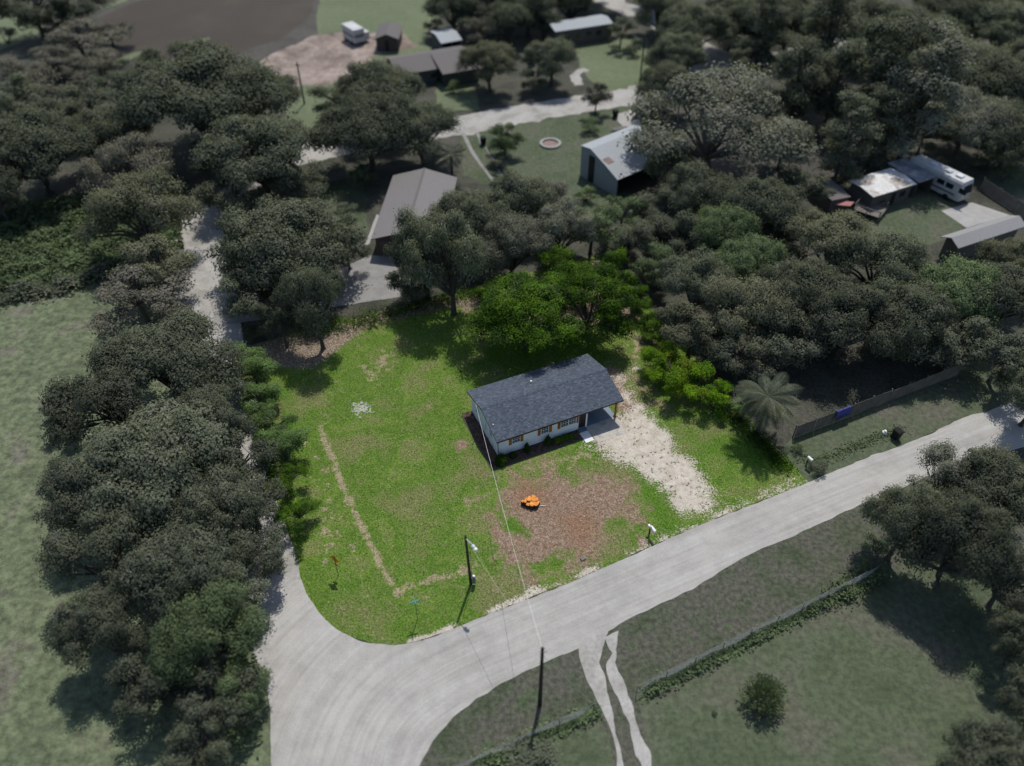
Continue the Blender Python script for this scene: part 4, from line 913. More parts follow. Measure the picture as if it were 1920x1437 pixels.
# curve warning sign
x, y, _ = at(635, 1079)
sg = thing('road_sign', 'amber diamond road sign with black curve arrow and small plate facing the left road', 'road sign', (x, y, 0), math.radians(148))
MB().tube([(0, 0, -.1), (.0, 0, 2.75)], [.028, .028], 8).build('post', M['steel'], sg)
h = .56; b = MB(); v = [(0, y_, 2.35+z_) for y_ in (0,) for z_ in (0,)]
pts = [(h, 0), (0, h), (-h, 0), (0, -h)]
b.add([(a_, -.035, 2.35+c_) for a_, c_ in pts]+[(a_, -.05, 2.35+c_) for a_, c_ in pts], [(0, 3, 2, 1), (4, 5, 6, 7)]+[(i, (i+1) % 4, 4+(i+1) % 4, 4+i) for i in range(4)]); dm = b.build('sign_plate', M['yellow'], sg)
def ribbon2(pts, w, y_, b):
    P = [Vector((p[0], 0, p[1])) for p in pts]
    for i in range(len(P)-1):
        d = (P[i+1]-P[i]).normalized(); n_ = Vector((-d.z, 0, d.x))*w; e_ = d*w*.5
        q = [P[i]-n_-e_, P[i]+n_-e_, P[i+1]+n_+e_, P[i+1]-n_+e_]; b.add([(k.x, y_-i*.0006, 2.35+k.z) for k in q], [(0, 1, 2, 3)])
b = MB(); ribbon2([(-.14, -.30), (-.14, -.05), (-.06, .08), (.10, .17)], .055, -.054, b); b.add([(.08, -.058, 2.35+.30), (.29, -.058, 2.35+.22), (.16, -.058, 2.35+.04)], [(0, 1, 2)]); b.build('arrow', M['black'], dm)
b = MB(); b.box(-.23, .23, -.05, -.035, 1.42, 1.76); b.build('speed_plate', M['yellow'], sg)
# street name sign (two crossed teal blades)
x, y, _ = at(783, 1162)
sg = thing('street_sign', 'street name sign with two crossed teal blades on a thin post near the lot corner', 'street sign', (x, y, 0), math.radians(20))
MB().tube([(0, 0, -.1), (0, 0, 2.55)], [.028, .028], 8).build('post', M['steel'], sg)
bl = MB().box(-.42, .42, -.012, .012, 2.56, 2.76).build('blade', M['teal'], sg)
b = MB(); b.box(-.40, .40, -.0135, -.0125, 2.58, 2.592); b.box(-.40, .40, -.0135, -.0125, 2.728, 2.74); b.build('border', M['white'], bl)
MB().box(-.012, .012, -.40, .40, 2.78, 2.96).build('blade', M['teal'], sg)
MB().tube([(0, 0, 2.96), (0, 0, 3.05)], [.02, .012], 6).build('finial', M['galv'], sg)
# mailbox
x, y, _ = at(1217, 1002)
mbx = thing('mailbox', 'white mailbox on a dark post by the roadside grass', 'mailbox', (x, y, 0), math.radians(-62))
b = MB(); b.box(-.05, .05, -.05, .05, -.1, 1.05); b.box(-.25, .45, -.04, .04, .95, 1.04); b.build('post', M['pole'], mbx)
b = MB(); n = 10; r = .13; V = []
for xx in (.05, .68): V += [(xx, -r, 1.06), (xx, -r, 1.2)]+[(xx, -r*math.cos(math.pi*k/n), 1.2+r*math.sin(math.pi*k/n)) for k in range(1, n)]+[(xx, r, 1.2), (xx, r, 1.06)]
m_ = len(V)//2; b.add(V, [tuple(range(m_)), tuple(range(m_, 2*m_))[::-1]]+[(i, m_+i, m_+(i+1) % m_, (i+1) % m_) for i in range(m_)]); bo = b.build('box', M['white'], mbx)
b = MB(); b.box(.2, .32, -.155, -.135, 1.2, 1.45); b.build('flag', M['redcloth'], bo)
b = MB(); b.box(-.28, -.06, -.10, .06, 1.06, 1.16); b.build('newspaper_tube', M['white'], mbx)
# stump
x, y, _ = at(997, 946); st = thing('tree_stump', 'freshly cut orange tree stump with many fused stems on the reddish mulch', 'tree stump', (x, y, 0), .3)
for k, (dx, dy, r) in enumerate([(0, 0, .30), (.42, .05, .24), (.30, .38, .22), (-.05, .45, .22), (-.42, .28, .20), (-.62, .08, .17), (-.40, -.15, .24), (-.12, -.40, .23), (.25, -.42, .26), (.50, -.22, .19), (-.2, .2, .25), (.18, .15, .28), (.15, -.2, .28), (-.80, .22, .15)]):
    r *= .90; hgt = .5+rng.uniform(-.13, .10); n = 12; V = []; F = []
    for zz, rr in ((-.05, r*1.25), (.15, r*1.08), (hgt, r), (hgt+.005, r*.97), (hgt+.02, .0001)):
        for q in range(n):
            a_ = 2*math.pi*q/n; ww = rr*(1+.07*math.sin(3*a_+k)); V.append((dx+ww*math.cos(a_), dy+ww*math.sin(a_), zz))
    mi = []
    for i in range(4):
        for q in range(n): F.append((i*n+q, i*n+(q+1) % n, (i+1)*n+(q+1) % n, (i+1)*n+q)); mi.append(0 if i < 2 else 1)
    meshobj('stem', V, F, None, st, False, [M['darkbark'], M['cutwood']], mi)
for p, L_, an, lb in (((1016, 950), .8, .1, 'short peeled pale stick on the mulch just below the orange stump'),):
    x, y, _ = at(*p); o = MB().tube([(-L_/2, 0, .06), (0, .02, .075), (L_/2, 0, .06)], [.035, .04, .03], 7).build('stick', M['pathwhite']); o.location = (x, y, 0); o.rotation_euler = (0, 0, an); tag(o, lb, 'stick')
x, y, _ = at(1093, 1049); vb = thing('valve_box', 'small grey metal utility lid on the dirt patch by the road', 'utility box', (x, y, 0), .6)
MB().box(-.22, .22, -.15, .15, 0, .14).build('body', M['steel'], vb); MB().box(-.2, .2, -.13, .13, .141, .165).build('lid', M['board_grey'], vb)
# things along the road at right
x, y, _ = at(1678, 822); cw_ = thing('trash_bin', 'black wheeled rubbish bin on the verge near the blue tarp', 'bin', (x, y, 0), .5)
MB().hexa([(-.28, -.3, .08), (.28, -.3, .08), (.28, .3, .08), (-.28, .3, .08), (-.34, -.4, 1.1), (.34, -.4, 1.1), (.34, .36, 1.1), (-.34, .36, 1.1)]).build('bin_body', M['cowblack'], cw_)
MB().hexa([(-.36, -.43, 1.105), (.36, -.43, 1.105), (.36, .42, 1.105), (-.36, .42, 1.105), (-.3, -.36, 1.17), (.3, -.36, 1.17), (.3, .38, 1.17), (-.3, .38, 1.17)]).build('lid', M['cowblack'], cw_)
for s_ in (-.3, .24): MB().tube([(s_, .33, .12), (s_+.06, .33, .12)], [.12, .12], 12).build('wheel', M['tire'], cw_)
x, y, _ = at(1657, 814); e = thing('bag', 'small pale plastic bag on the verge left of the black bin', 'bag', (x, y, 0))
d = unit(60); P_ = np.array(d); P_[:, 2] = np.abs(P_[:, 2]); bm = MB().tube([(0, 0, 0), (.02, 0, .12), (0, .03, .3), (.02, .02, .42), (.03, 0, .5)], [.18, .26, .22, .08, .12], 9).build('bag_body', M['white'], e)
x, y, _ = at(1511, 873); e = thing('mailbox', 'pale mailbox on a short post beside dark shrubs right of the lot corner', 'mailbox', (x, y, 0), math.radians(-60))
MB().box(-.05, .05, -.05, .05, 0, 1.0).build('post', M['steel'], e); MB().tube([(-.1, 0, 1.14), (.45, 0, 1.14)], [.14, .14], 12).build('box', M['white'], e)
x, y, _ = at(1032, 271, 0); e = thing('fire_pit', 'round stone ring fire pit with pale rim on the back yard grass', 'fire pit', (x, y, 0))
for k in range(14):
    a_ = 2*math.pi*k/14; o = MB().box(-.32, .32, -.2, .2, 0, .3).build('stone', M['concrete'], e); o.location = (1.45*math.cos(a_), 1.45*math.sin(a_), 0); o.rotation_euler = (0, 0, a_+math.pi/2)
MB().tube([(0, 0, .0), (0, 0, .06)], [1.2, 1.2], 16).build('ash', M['rust'], e)
x, y, _ = at(1594, 417, 0); e = thing('tractor_tire', 'large black tyre lying on the grass below the mobile home deck', 'tyre', (x, y, 0))
V = []; F = []; n1, n2 = 20, 8
for i in range(n1):
    for k in range(n2): a_, c_ = 2*math.pi*i/n1, 2*math.pi*k/n2; r = .75+.22*math.cos(c_); V.append((r*math.cos(a_), r*math.sin(a_), .2+.2*math.sin(c_)))
for i in range(n1):
    for k in range(n2): F.append((i*n2+k, ((i+1) % n1)*n2+k, ((i+1) % n1)*n2+(k+1) % n2, i*n2+(k+1) % n2))
meshobj('tread', V, F, M['tire'], e, True)
x, y, _ = at(1163, 249, 0); e = thing('picnic_table', 'low pale picnic table beside the sandy driveway behind the metal barn', 'picnic table', (x, y, 0), .2)
for k in range(4): MB().box(-1.3, 1.3, -.5+k*.26, -.28+k*.26, .7, .75).build('plank', M['board_grey'], e)
for s_ in (-.95, .75): MB().box(-1.3, 1.3, s_, s_+.25, .4, .45).build('bench', M['board_grey'], e)
b = MB()
for s_ in (-1, 1): b.box(s_-.05, s_+.05, -.9, .95, .3, .395); b.hexa([(s_-.05, -.7, 0), (s_+.05, -.7, 0), (s_+.05, -.6, 0), (s_-.05, -.6, 0), (s_-.05, -.2, .69), (s_+.05, -.2, .69), (s_+.05, -.1, .69), (s_-.05, -.1, .69)])
b.build('leg', M['board'], e)
for p, lb in (((1153, 221), 'dark bin beside the sandy driveway at the back street'), ((906, 272), 'dark bin beside the two pale wheel tracks by the back street')):
    x, y, _ = at(*p); e = thing('trash_bin', lb, 'bin', (x, y, 0), .4)
    MB().hexa([(-.3, -.32, .05), (.3, -.32, .05), (.3, .32, .05), (-.3, .32, .05), (-.38, -.42, 1.2), (.38, -.42, 1.2), (.38, .4, 1.2), (-.38, .4, 1.2)]).build('bin_body', M['cowblack'], e); MB().box(-.4, .4, -.45, .43, 1.205, 1.27).build('lid', M['tire'], e)
# red cloth canopy and orange kayak
x, y, _ = at(1573, 400, 0); e = thing('sunshade', 'faded red slanted sunshade left of the timber deck', 'sunshade', (x, y, 0), -.7)
MB().hexa([(-1.3, -.7, 1.2), (1.3, -.7, 1.9), (1.3, .7, 1.9), (-1.3, .7, 1.2), (-1.3, -.7, 1.23), (1.3, -.7, 1.93), (1.3, .7, 1.93), (-1.3, .7, 1.23)]).build('canopy', M['redcloth'], e)
for p in ((-1.2, -.6, 1.2), (1.2, -.6, 1.86), (1.2, .6, 1.86), (-1.2, .6, 1.2)): MB().tube([(p[0], p[1], 0), p], .03, 6).build('pole', M['steel'], e)
x, y, _ = at(1868, 362, 0); e = thing('kayak', 'faded orange kayak lying behind the dark board fence by the motorhome', 'kayak', (x, y, 0), -.75)
V = []; F = []
for i in range(13):
    t = i/12; w_ = .38*math.sin(math.pi*t)**.6+.01; zt = .32+.12*(2*t-1)**2
    V += [(-1.6+3.2*t, -w_, zt*.8), (-1.6+3.2*t, -w_*.6, .02), (-1.6+3.2*t, w_*.6, .02), (-1.6+3.2*t, w_, zt*.8), (-1.6+3.2*t, 0, zt+.05)]
for i in range(12):
    for k in range(5): F.append((i*5+k, i*5+(k+1) % 5, (i+1)*5+(k+1) % 5, (i+1)*5+k))
kh = meshobj('hull', V, F, M['orangeplastic'], e, True); MB().box(-.45, .35, -.2, .2, .36, .42).build('cockpit', M['black'], kh)
# ------------------------------------------------------------------ trees
T = tree
# trees of the lot
T(985, 585, 215, 'lotoak', 'lot_green', 'bright green oak behind the white house with forked trunks showing below', zc=.6, hs=1.0)
T(1105, 560, 190, 'lotoak', 'lot_green', 'broad green oak right of the forked oak behind the white house')
T(1150, 515, 105, 'lotround', 'lot_green', 'tall green tree at the back right corner of the lot', hs=1.2)
T(1055, 515, 110, 'lotround', 'lot_green', 'green tree at the back edge behind the two lawn oaks', hs=1.2)
T(925, 575, 60, 'lotbush', 'lot_green', 'small green sapling left of the forked lawn oak', hs=1.2)
T(1212, 598, 62, 'lotbush', 'lot_green', 'dark green bush between the lawn oak and lime green tree')
T(1188, 560, 72, 'lotround', 'lot_green', 'green tree on the right lot edge just below the back corner', hs=.9)
T(1225, 622, 60, 'lotround', 'lot_green', 'dark green tree above the upper lime green tree', hs=.8)
T(1368, 762, 60, 'lotbush', 'lot_green', 'dark green bush between the lowest lime green bush and the palm')
T(1240, 668, 88, 'lotround', 'lot_lime', 'upper lime green tree at the right edge of the lot', hs=.8)
T(1265, 702, 110, 'lotround', 'lot_lime', 'largest lime green tree right of the carport', hs=.8)
T(1318, 718, 105, 'lotround', 'lot_lime', 'lime green tree touching the woods at the right edge of the lot', hs=.8)
T(1345, 748, 75, 'lotbush', 'lot_lime', 'lowest lime green bush at the right edge of the lot')
T(1385, 768, 34, 'lotbush', 'lot_edge', 'drooping pale green bush near the palm at the right lot edge')
T(840, 556, 40, 'lotbush', 'lot_green', 'small green bush at the back edge left of the lawn oaks')
T(700, 598, 30, 'lotbush', 'lot_green', 'tiny green bush on the back edge of the lot above the dry patches')
T(472, 690, 112, 'lotround', 'lot_edge', 'bluish green tree at the top left corner of the lot', hs=.8)
T(486, 745, 92, 'lotround', 'lot_edge', 'second bluish green tree down the left edge of the lot', hs=.8)
T(508, 800, 98, 'lotround', 'lot_edge', 'third bluish green tree down the left edge of the lot', hs=.8)
T(530, 835, 108, 'lotround', 'lot_edge', 'widest bluish green tree halfway down the left edge of the lot', hs=.8)
T(535, 900, 90, 'lotround', 'lot_green', 'dark green tree on the left lot edge beside the straw strip', hs=.8)
T(560, 965, 90, 'lotround', 'lot_green', 'rounded green tree low on the left lot edge above the amber sign', hs=.85)
T(560, 1040, 26, 'lotbush', 'lot_green', 'tiny bush on the left lot edge just above the amber sign')
# large oaks left of the lot
g = 'large oaks on the pasture left of the lot'
T(315, 690, 250, 'oak', 'leaf_mid', 'big grey oak left of the top left lot corner', group=g)
T(215, 755, 240, 'openoak', 'leaf_dark', 'oak at the upper left bulge of the large pasture grove', group=g)
T(385, 800, 160, 'oak', 'leaf_mid', 'oak of the pasture grove closest to the left lot edge', group=g)
T(300, 880, 300, 'oak', 'leaf_mid', 'widest oak in the middle of the pasture grove', group=g)
T(170, 930, 200, 'oak', 'leaf_dark', 'dark oak at the left side of the pasture grove', group=g)
T(395, 960, 190, 'oak', 'leaf_mid', 'oak of the pasture grove hanging over the side road', group=g)
T(200, 1040, 240, 'openoak', 'leaf_mid', 'oak at the lower left bulge of the pasture grove', group=g)
T(350, 1070, 240, 'oak', 'leaf_dark', 'dark oak in the lower middle of the pasture grove', group=g)
T(440, 1110, 130, 'round', 'leaf_mid', 'small oak at the road junction in the pasture grove', group=g)
T(395, 1190, 230, 'openoak', 'leaf_soft', 'greener oak at the road bend at the bottom of the pasture grove', group=g)
T(190, 1180, 170, 'oak', 'leaf_dark', 'low dark oak at the bottom left of the pasture grove', group=g)
T(285, 1280, 170, 'round', 'leaf_dark', 'small dark tree below the greener road bend oak', group=g)
T(400, 1320, 170, 'round', 'leaf_dark', 'dark tree beside the bottom road edge on the left', group=g)
T(460, 1290, 110, 'round', 'leaf_soft', 'light green small tree touching the bottom left road edge', group=g)
T(412, 722, 115, 'round', 'leaf_mid', 'tree of the pasture grove beside the bluish green lot corner tree', group=g)
T(448, 860, 135, 'round', 'leaf_mid', 'dark crown touching the left lot edge beside the widest bluish green tree', group=g)
T(470, 950, 135, 'round', 'leaf_mid', 'crown leaning to the left lot edge beside the rounded green tree', group=g)
T(486, 1035, 130, 'round', 'leaf_mid', 'crown over the side road left of the amber sign', group=g)
T(370, 1400, 130, 'round', 'leaf_mid', 'small tree at the very bottom beside the left road edge', group=g)
T(120, 790, 90, 'round', 'leaf_pale', 'pale small tree at the outer left edge of the pasture grove', group=g)
# woods left, around meadow and pond
g = 'woods between the pond and the pasture on the left'
T(260, 560, 190, 'round', 'leaf_brown', 'brownish thin tree between pasture edge and pale side road', group=g, hs=.8)
T(300, 500, 150, 'round', 'leaf_olive', 'olive tree just left of the pale side road', group=g)
T(258, 400, 220, 'openoak', 'leaf_olive', 'large olive tree right of the rough meadow', group=g)
T(255, 320, 190, 'openoak', 'leaf_brown', 'greyish half bare oak above the large olive tree', group=g)
T(528, 470, 270, 'oak', 'leaf_mid', 'wide round oak between the side road and the neighbour driveway', group=g)
T(478, 622, 55, 'bush', 'leaf_dark', 'dark bush under the trees at the end of the neighbour driveway', group=g)
T(480, 545, 150, 'round', 'leaf_mid', 'lower oak branchy tree shading the side road bend', group=g)
T(590, 580, 140, 'openoak', 'leaf_dark', 'dark tree on the lot side of the neighbour driveway', group=g, hs=1.4)
T(525, 600, 90, 'round', 'leaf_dark', 'dark tree behind the top left part of the lot', group=g, hs=1.4)
T(650, 470, 80, 'round', 'leaf_dark', 'dark small tree at the left front of the brick neighbour house', group=g)
T(490, 300, 240, 'oak', 'leaf_mid', 'grey green oak above the pale bend of the side road', group=g)
T(435, 365, 130, 'round', 'leaf_mid', 'small oak at the upper bend of the pale side road', group=g)
T(410, 300, 120, 'round', 'leaf_dark', 'dark small oak behind the upper bend of the side road', group=g)
T(555, 340, 120, 'round', 'leaf_mid', 'small oak beside the low wooden fence', group=g)
T(368, 200, 320, 'oak', 'leaf_dark', 'huge dark oak between the pond and the side road', group=g)
T(480, 180, 150, 'oak', 'leaf_dark', 'dark oak at the right end of the huge pond side oak', group=g)
T(320, 120, 130, 'round', 'leaf_dark', 'dark tree on the near shore of the pond', group=g)
T(200, 260, 150, 'oak', 'leaf_mid', 'mid grey tree between the huge dark oak and the left woods', group=g)
T(60, 290, 240, 'oak', 'leaf_dark', 'big dark oak at the left picture edge above the meadow', group=g)
T(-10, 360, 160, 'oak', 'leaf_dark', 'dark oak cut by the left picture edge beside the meadow', group=g)
T(160, 200, 130, 'round', 'leaf_dark', 'dark pointed tree in the middle of the upper left woods', group=g)
T(110, 230, 110, 'round', 'leaf_mid', 'small grey green tree in front of the dark pointed tree', group=g)
T(25, 190, 130, 'round', 'leaf_mid', 'grey tree at the left picture edge below the bright bank', group=g)
T(80, 160, 120, 'bush', 'leaf_brown', 'brown scrub mound below the bright bank of the pond', group=g)
T(150, 80, 160, 'round', 'leaf_brown', 'rounded brown grey tree at the left end of the pond', group=g, hs=.7)
T(180, 120, 110, 'bush', 'leaf_brown', 'low brown scrub below the rounded brown tree', group=g)
T(20, 130, 90, 'bush', 'leaf_brown', 'brown bush at the far left below the bright bank', group=g)
T(205, 62, 90, 'round', 'leaf_brown', 'brown grey tree reaching over the left pond shore', group=g, hs=.7)
T(105, 118, 110, 'round', 'leaf_brown', 'brown grey tree below the left end of the pond', group=g, hs=.7)
T(250, 170, 110, 'round', 'leaf_mid', 'grey tree left of the huge dark pond side oak', group=g)
T(110, 45, 80, 'round', 'leaf_brown', 'small brown tree between the bright bank and the top edge', group=g, hs=.7)
T(60, 15, 150, 'round', 'leaf_dark', 'dark tree in the top left picture corner', group=g)
T(150, 12, 120, 'round', 'leaf_dark', 'dark tree at the top beside the left pond shore', group=g)
T(5, 60, 60, 'bush', 'leaf_brown', 'brown bush at the left picture edge inside the bright bank', group=g)
T(715, 185, 180, 'oak', 'leaf_mid', 'dark oak in front of the long brown roofed house', group=g)
T(690, 250, 210, 'oak', 'leaf_dark', 'big dark oak above the brick neighbour house', group=g)
T(790, 250, 150, 'oak', 'leaf_mid', 'oak right of the big dark oak beside the back street', group=g)
T(640, 190, 110, 'round', 'leaf_mid', 'oak beside the thin dark pole on the green strip', group=g)
T(680, 330, 50, 'round', 'leaf_soft', 'slim green tree left of the grey brown roof', group=g)
T(645, 395, 60, 'bush', 'leaf_dark', 'dark bush in the shaded yard left of the grey brown roof', group=g)
# trees between the neighbour house and the lot
g = 'row of trees between the back neighbours and the lot'
T(795, 480, 160, 'openoak', 'leaf_mid', 'oak hiding the near right end of the grey brown roof', group=g, hs=1.4)
T(770, 530, 90, 'round', 'leaf_dark', 'dark tree right of the neighbour driveway', group=g)
T(845, 495, 185, 'openoak', 'leaf_mid', 'oak behind the back lot edge left of the lawn oaks', group=g, hs=1.5)
T(880, 420, 160, 'oak', 'leaf_mid', 'oak right of the grey brown roof', group=g)
T(960, 470, 160, 'openoak', 'leaf_pale', 'moss draped pale oak directly behind the forked lawn oak', group=g)
T(970, 385, 150, 'oak', 'leaf_mid', 'oak below the back yard lawn', group=g)
T(1045, 440, 150, 'openoak', 'leaf_pale', 'mossy oak behind the back lot edge left of the lot corner', group=g)
T(1040, 380, 90, 'round', 'leaf_brown', 'brownish small tree at the bottom of the back yard lawn', group=g)
T(1110, 430, 120, 'round', 'leaf_soft', 'greener tree below the barn and above the lot corner', group=g)
T(1165, 405, 100, 'round', 'leaf_soft', 'light green tree in front of the metal barn', group=g)
T(1180, 450, 110, 'round', 'leaf_mid', 'tree beside the back right lot corner', group=g)
T(1100, 360, 50, 'bush', 'leaf_soft', 'small green shrub on the lawn left of the metal barn', group=g)
T(945, 262, 78, 'round', 'leaf_soft', 'small green tree beside the back street and wheel tracks', group=g, hs=.9)
T(935, 300, 50, 'bush', 'leaf_dark', 'dark bush under the small green back street tree', group=g)
T(1118, 182, 56, 'round', 'leaf_brown', 'thin leaved small tree with bare trunk beside the back street', group=g, hs=1.1)
T(1105, 232, 50, 'bush', 'leaf_soft', 'low green bush under the thin leaved street tree', group=g)
T(918, 125, 115, 'oak', 'leaf_olive', 'left of the two rounded trees above the back street', group=g)
T(1035, 115, 110, 'oak', 'leaf_mid', 'right of the two rounded trees above the back street', group=g)
T(1000, 145, 60, 'round', 'leaf_mid', 'small tree wedged between the two rounded street trees', group=g)
T(850, 160, 40, 'bush', 'leaf_soft', 'small shrub on the grass below the long brown roof', group=g)
g = 'dark trees along the top edge in the middle'
T(850, 20, 110, 'oak', 'leaf_dark', 'dark oak at the top edge right of the upper field', group=g)
T(920, 10, 120, 'oak', 'leaf_dark', 'dark oak at the top edge above the left rounded tree', group=g)
T(990, 20, 110, 'oak', 'leaf_dark', 'dark oak at the top edge left of the long mobile home', group=g)
T(1070, 10, 90, 'oak', 'leaf_dark', 'dark oak at the top edge behind the long mobile home', group=g)
T(885, 38, 90, 'round', 'leaf_dark', 'dark round tree above the open metal roofed shed', group=g)
T(955, 45, 100, 'oak', 'leaf_dark', 'dark oak between the two rounded street trees and the top edge', group=g)
T(1020, 38, 70, 'round', 'leaf_dark', 'dark tree at the left end of the long mobile home', group=g)
T(900, 60, 70, 'round', 'leaf_brown', 'brownish tree right of the open metal roofed shed', group=g)
T(812, 45, 50, 'bush', 'leaf_dark', 'dark bushes left above the open metal roofed shed', group=g)
T(1165, 60, 60, 'round', 'leaf_mid', 'tree at the right end of the long mobile home', group=g)
T(1190, 90, 40, 'bush', 'leaf_dark', 'dark bush on the small top yard beside the mobile home', group=g)
T(960, -30, 200, 'oak', 'leaf_dark', 'dark crowns beyond the top edge centre', group=g)
T(1100, -40, 160, 'oak', 'leaf_dark', 'dark crown beyond the top edge near the lane', group=g)
# big mossy oak and neighbours
g = 'trees around the metal barn'
T(1340, 232, 370, 'openoak', 'leaf_pale', 'largest spreading moss draped oak right of the metal barn', group=g, bark='bark_pale', hs=.95)
T(1260, 330, 110, 'oak', 'leaf_olive', 'oak shading the right side of the metal barn roof', group=g)
T(1240, 400, 110, 'round', 'leaf_dark', 'dark tree directly below the metal barn', group=g)
T(1310, 370, 150, 'oak', 'leaf_dark', 'dark oak below the moss draped oak', group=g)
T(1280, 450, 120, 'round', 'leaf_dark', 'dark tree right of the back lot corner', group=g)
T(1350, 440, 140, 'oak', 'leaf_soft', 'soft green tree in the middle right of the lot corner', group=g)
T(1420, 400, 170, 'oak', 'leaf_dark', 'dark oak between the moss draped oak and the mobile home', group=g)
T(1500, 360, 120, 'round', 'leaf_dark', 'dark tree left of the low flat roofed shed', group=g)
T(1250, 165, 110, 'oak', 'leaf_mid', 'tree at the right end of the back street', group=g)
T(1470, 270, 110, 'oak', 'leaf_pale', 'pale thin tree right of the moss draped oak', group=g)
# top right woods: shared labels for crowns nothing tells apart
g = 'dense woods filling the top right'
T(1592, 250, 120, 'tall', 'leaf_mid', 'tall vine clad tree standing alone left of the patched roof mobile home', group=g, bark='bark_pale')
for (x, y, w, k, m, lab) in [
    (1300, 60, 150, 'oak', 'leaf_mid', 'woodland oak above the moss draped oak near the lane'),
    (1390, 40, 150, 'oak', 'leaf_mid', 'woodland oak at the top edge above the pale clearing'),
    (1240, 20, 110, 'oak', 'leaf_mid', 'woodland oak right of the pale lane at the top edge'),
    (1480, 50, 160, 'oak', 'leaf_dark', 'dark woodland oak at the top edge above the right end of the pale clearing'),
    (1500, 150, 120, 'tall', 'leaf_mid', 'tall woodland tree just right of the moss draped oak top'),
    (1440, 60, 120, 'tall', 'leaf_dark', 'dark tall woodland tree behind the pale clearing'),
    (1560, 60, 150, 'tall', 'leaf_mid', 'tall woodland tree near the top edge left of the fork trunks'),
    (1570, 150, 120, 'tall', 'leaf_dark', 'dark tall tree directly behind the lone vine clad tree'),
    (1640, 60, 170, 'oak', 'leaf_mid', 'broad woodland crown at the top edge above the mobile home'),
    (1660, 135, 170, 'tall', 'leaf_mid', 'tall broad woodland tree directly above the patched roof mobile home'),
    (1720, 80, 180, 'oak', 'leaf_mid', 'woodland oak near the top edge above the motorhome'),
    (1735, 165, 180, 'tall', 'leaf_pale', 'tall pale vine hung tree directly above the motorhome'),
    (1790, 130, 190, 'oak', 'leaf_mid', 'wide woodland oak up and right of the motorhome'),
    (1800, 40, 170, 'oak', 'leaf_dark', 'dark woodland oak at the top edge toward the right corner'),
    (1880, 60, 170, 'oak', 'leaf_mid', 'woodland oak in the top right picture corner'),
    (1870, 170, 190, 'oak', 'leaf_mid', 'woodland oak at the right picture edge below the top corner'),
    (1815, 235, 180, 'oak', 'leaf_pale', 'pale woodland oak between the motorhome and the right picture edge'),
    (1900, 260, 160, 'oak', 'leaf_dark', 'dark woodland oak at the right picture edge above the kayak'),
    (1655, 225, 110, 'tall', 'leaf_dark', 'dark slim woodland tree just behind the patched roof'),
    (1735, 250, 90, 'round', 'leaf_dark', 'low dark tree touching the back end of the motorhome'),
    (1410, 120, 90, 'round', 'leaf_mid', 'small tree standing in the pale clearing above the moss draped oak'),
    (1270, 110, 110, 'oak', 'leaf_mid', 'woodland oak between the back street end and the top lane'),
    (1960, 130, 180, 'oak', 'leaf_mid', 'crown peeking in at the right picture edge below the top right corner oak')]:
    T(x, y, w, k, m, lab, group=g)
for (x, y, w, k, m) in [(1360, -20, 150, 'oak', 'leaf_mid'), (1480, -30, 180, 'oak', 'leaf_dark'), (1600, -30, 180, 'oak', 'leaf_mid'), (1740, -30, 180, 'oak', 'leaf_mid'), (1880, -30, 180, 'oak', 'leaf_mid'), (1250, -30, 130, 'oak', 'leaf_dark')]:
    T(x, y, w, k, m, 'woodland crown cut off by the top picture edge behind the top right woods', group='crowns cut by the top edge')
T(1860, 292, 80, 'bush', 'leaf_soft', 'bright green shrub right above the motorhome', group=None)
T(1890, 320, 60, 'bush', 'leaf_soft', 'low green shrub between the motorhome and the orange kayak')
T(1575, 345, 60, 'bush', 'leaf_dark', 'dark bush behind the low flat roofed shed')
# right middle woods
g = 'thick trees between the lot and the right picture edge'
T(1300, 540, 150, 'oak', 'leaf_mid', 'tree touching the right lot edge above the lime green trees', group=g)
T(1230, 500, 90, 'round', 'leaf_soft', 'soft green tree touching the lot edge below the back corner', group=g)
T(1300, 620, 150, 'round', 'leaf_olive', 'olive tree overhanging the lime green trees', group=g)
T(1390, 590, 190, 'openoak', 'leaf_olive', 'wide olive oak right of the lime green trees', group=g)
T(1390, 670, 130, 'round', 'leaf_mid', 'tree just above the palm beside the lot', group=g)
T(1400, 500, 140, 'oak', 'leaf_soft', 'soft green oak above the wide olive oak', group=g)
T(1480, 640, 150, 'round', 'leaf_dark', 'dark tree above the left end of the long board fence', group=g)
T(1510, 560, 180, 'oak', 'leaf_mid', 'grey green oak in the centre of the right woods', group=g)
T(1560, 470, 190, 'oak', 'leaf_olive', 'olive oak below the tyre and mobile home yard', group=g)
T(1650, 500, 190, 'openoak', 'leaf_mid', 'oak below the mobile home yard', group=g)
T(1590, 610, 200, 'oak', 'leaf_dark', 'dark wide oak above the middle of the long board fence', group=g)
T(1690, 600, 190, 'oak', 'leaf_mid', 'oak above the right half of the long board fence', group=g)
T(1690, 480, 90, 'round', 'leaf_olive', 'small olive tree left of the pale grey roof', group=g)
T(1780, 555, 180, 'oak', 'leaf_soft', 'soft green oak below the pale grey roof', group=g)
T(1885, 505, 120, 'oak', 'leaf_olive', 'olive oak covering the right part of the pale grey roof', group=g)
T(1880, 570, 180, 'oak', 'leaf_mid', 'oak at the right picture edge level with the lot corner', group=g)
T(1790, 640, 150, 'round', 'leaf_mid', 'tree at the right end of the long board fence', group=g)
T(1880, 670, 140, 'round', 'leaf_dark', 'dark tree at the right picture edge above the road end', group=g)
T(1680, 660, 70, 'bush', 'leaf_soft', 'bush behind the middle of the long board fence', group=g)
T(1480, 440, 110, 'round', 'leaf_dark', 'dark tree left of the mobile home yard grass', group=g)
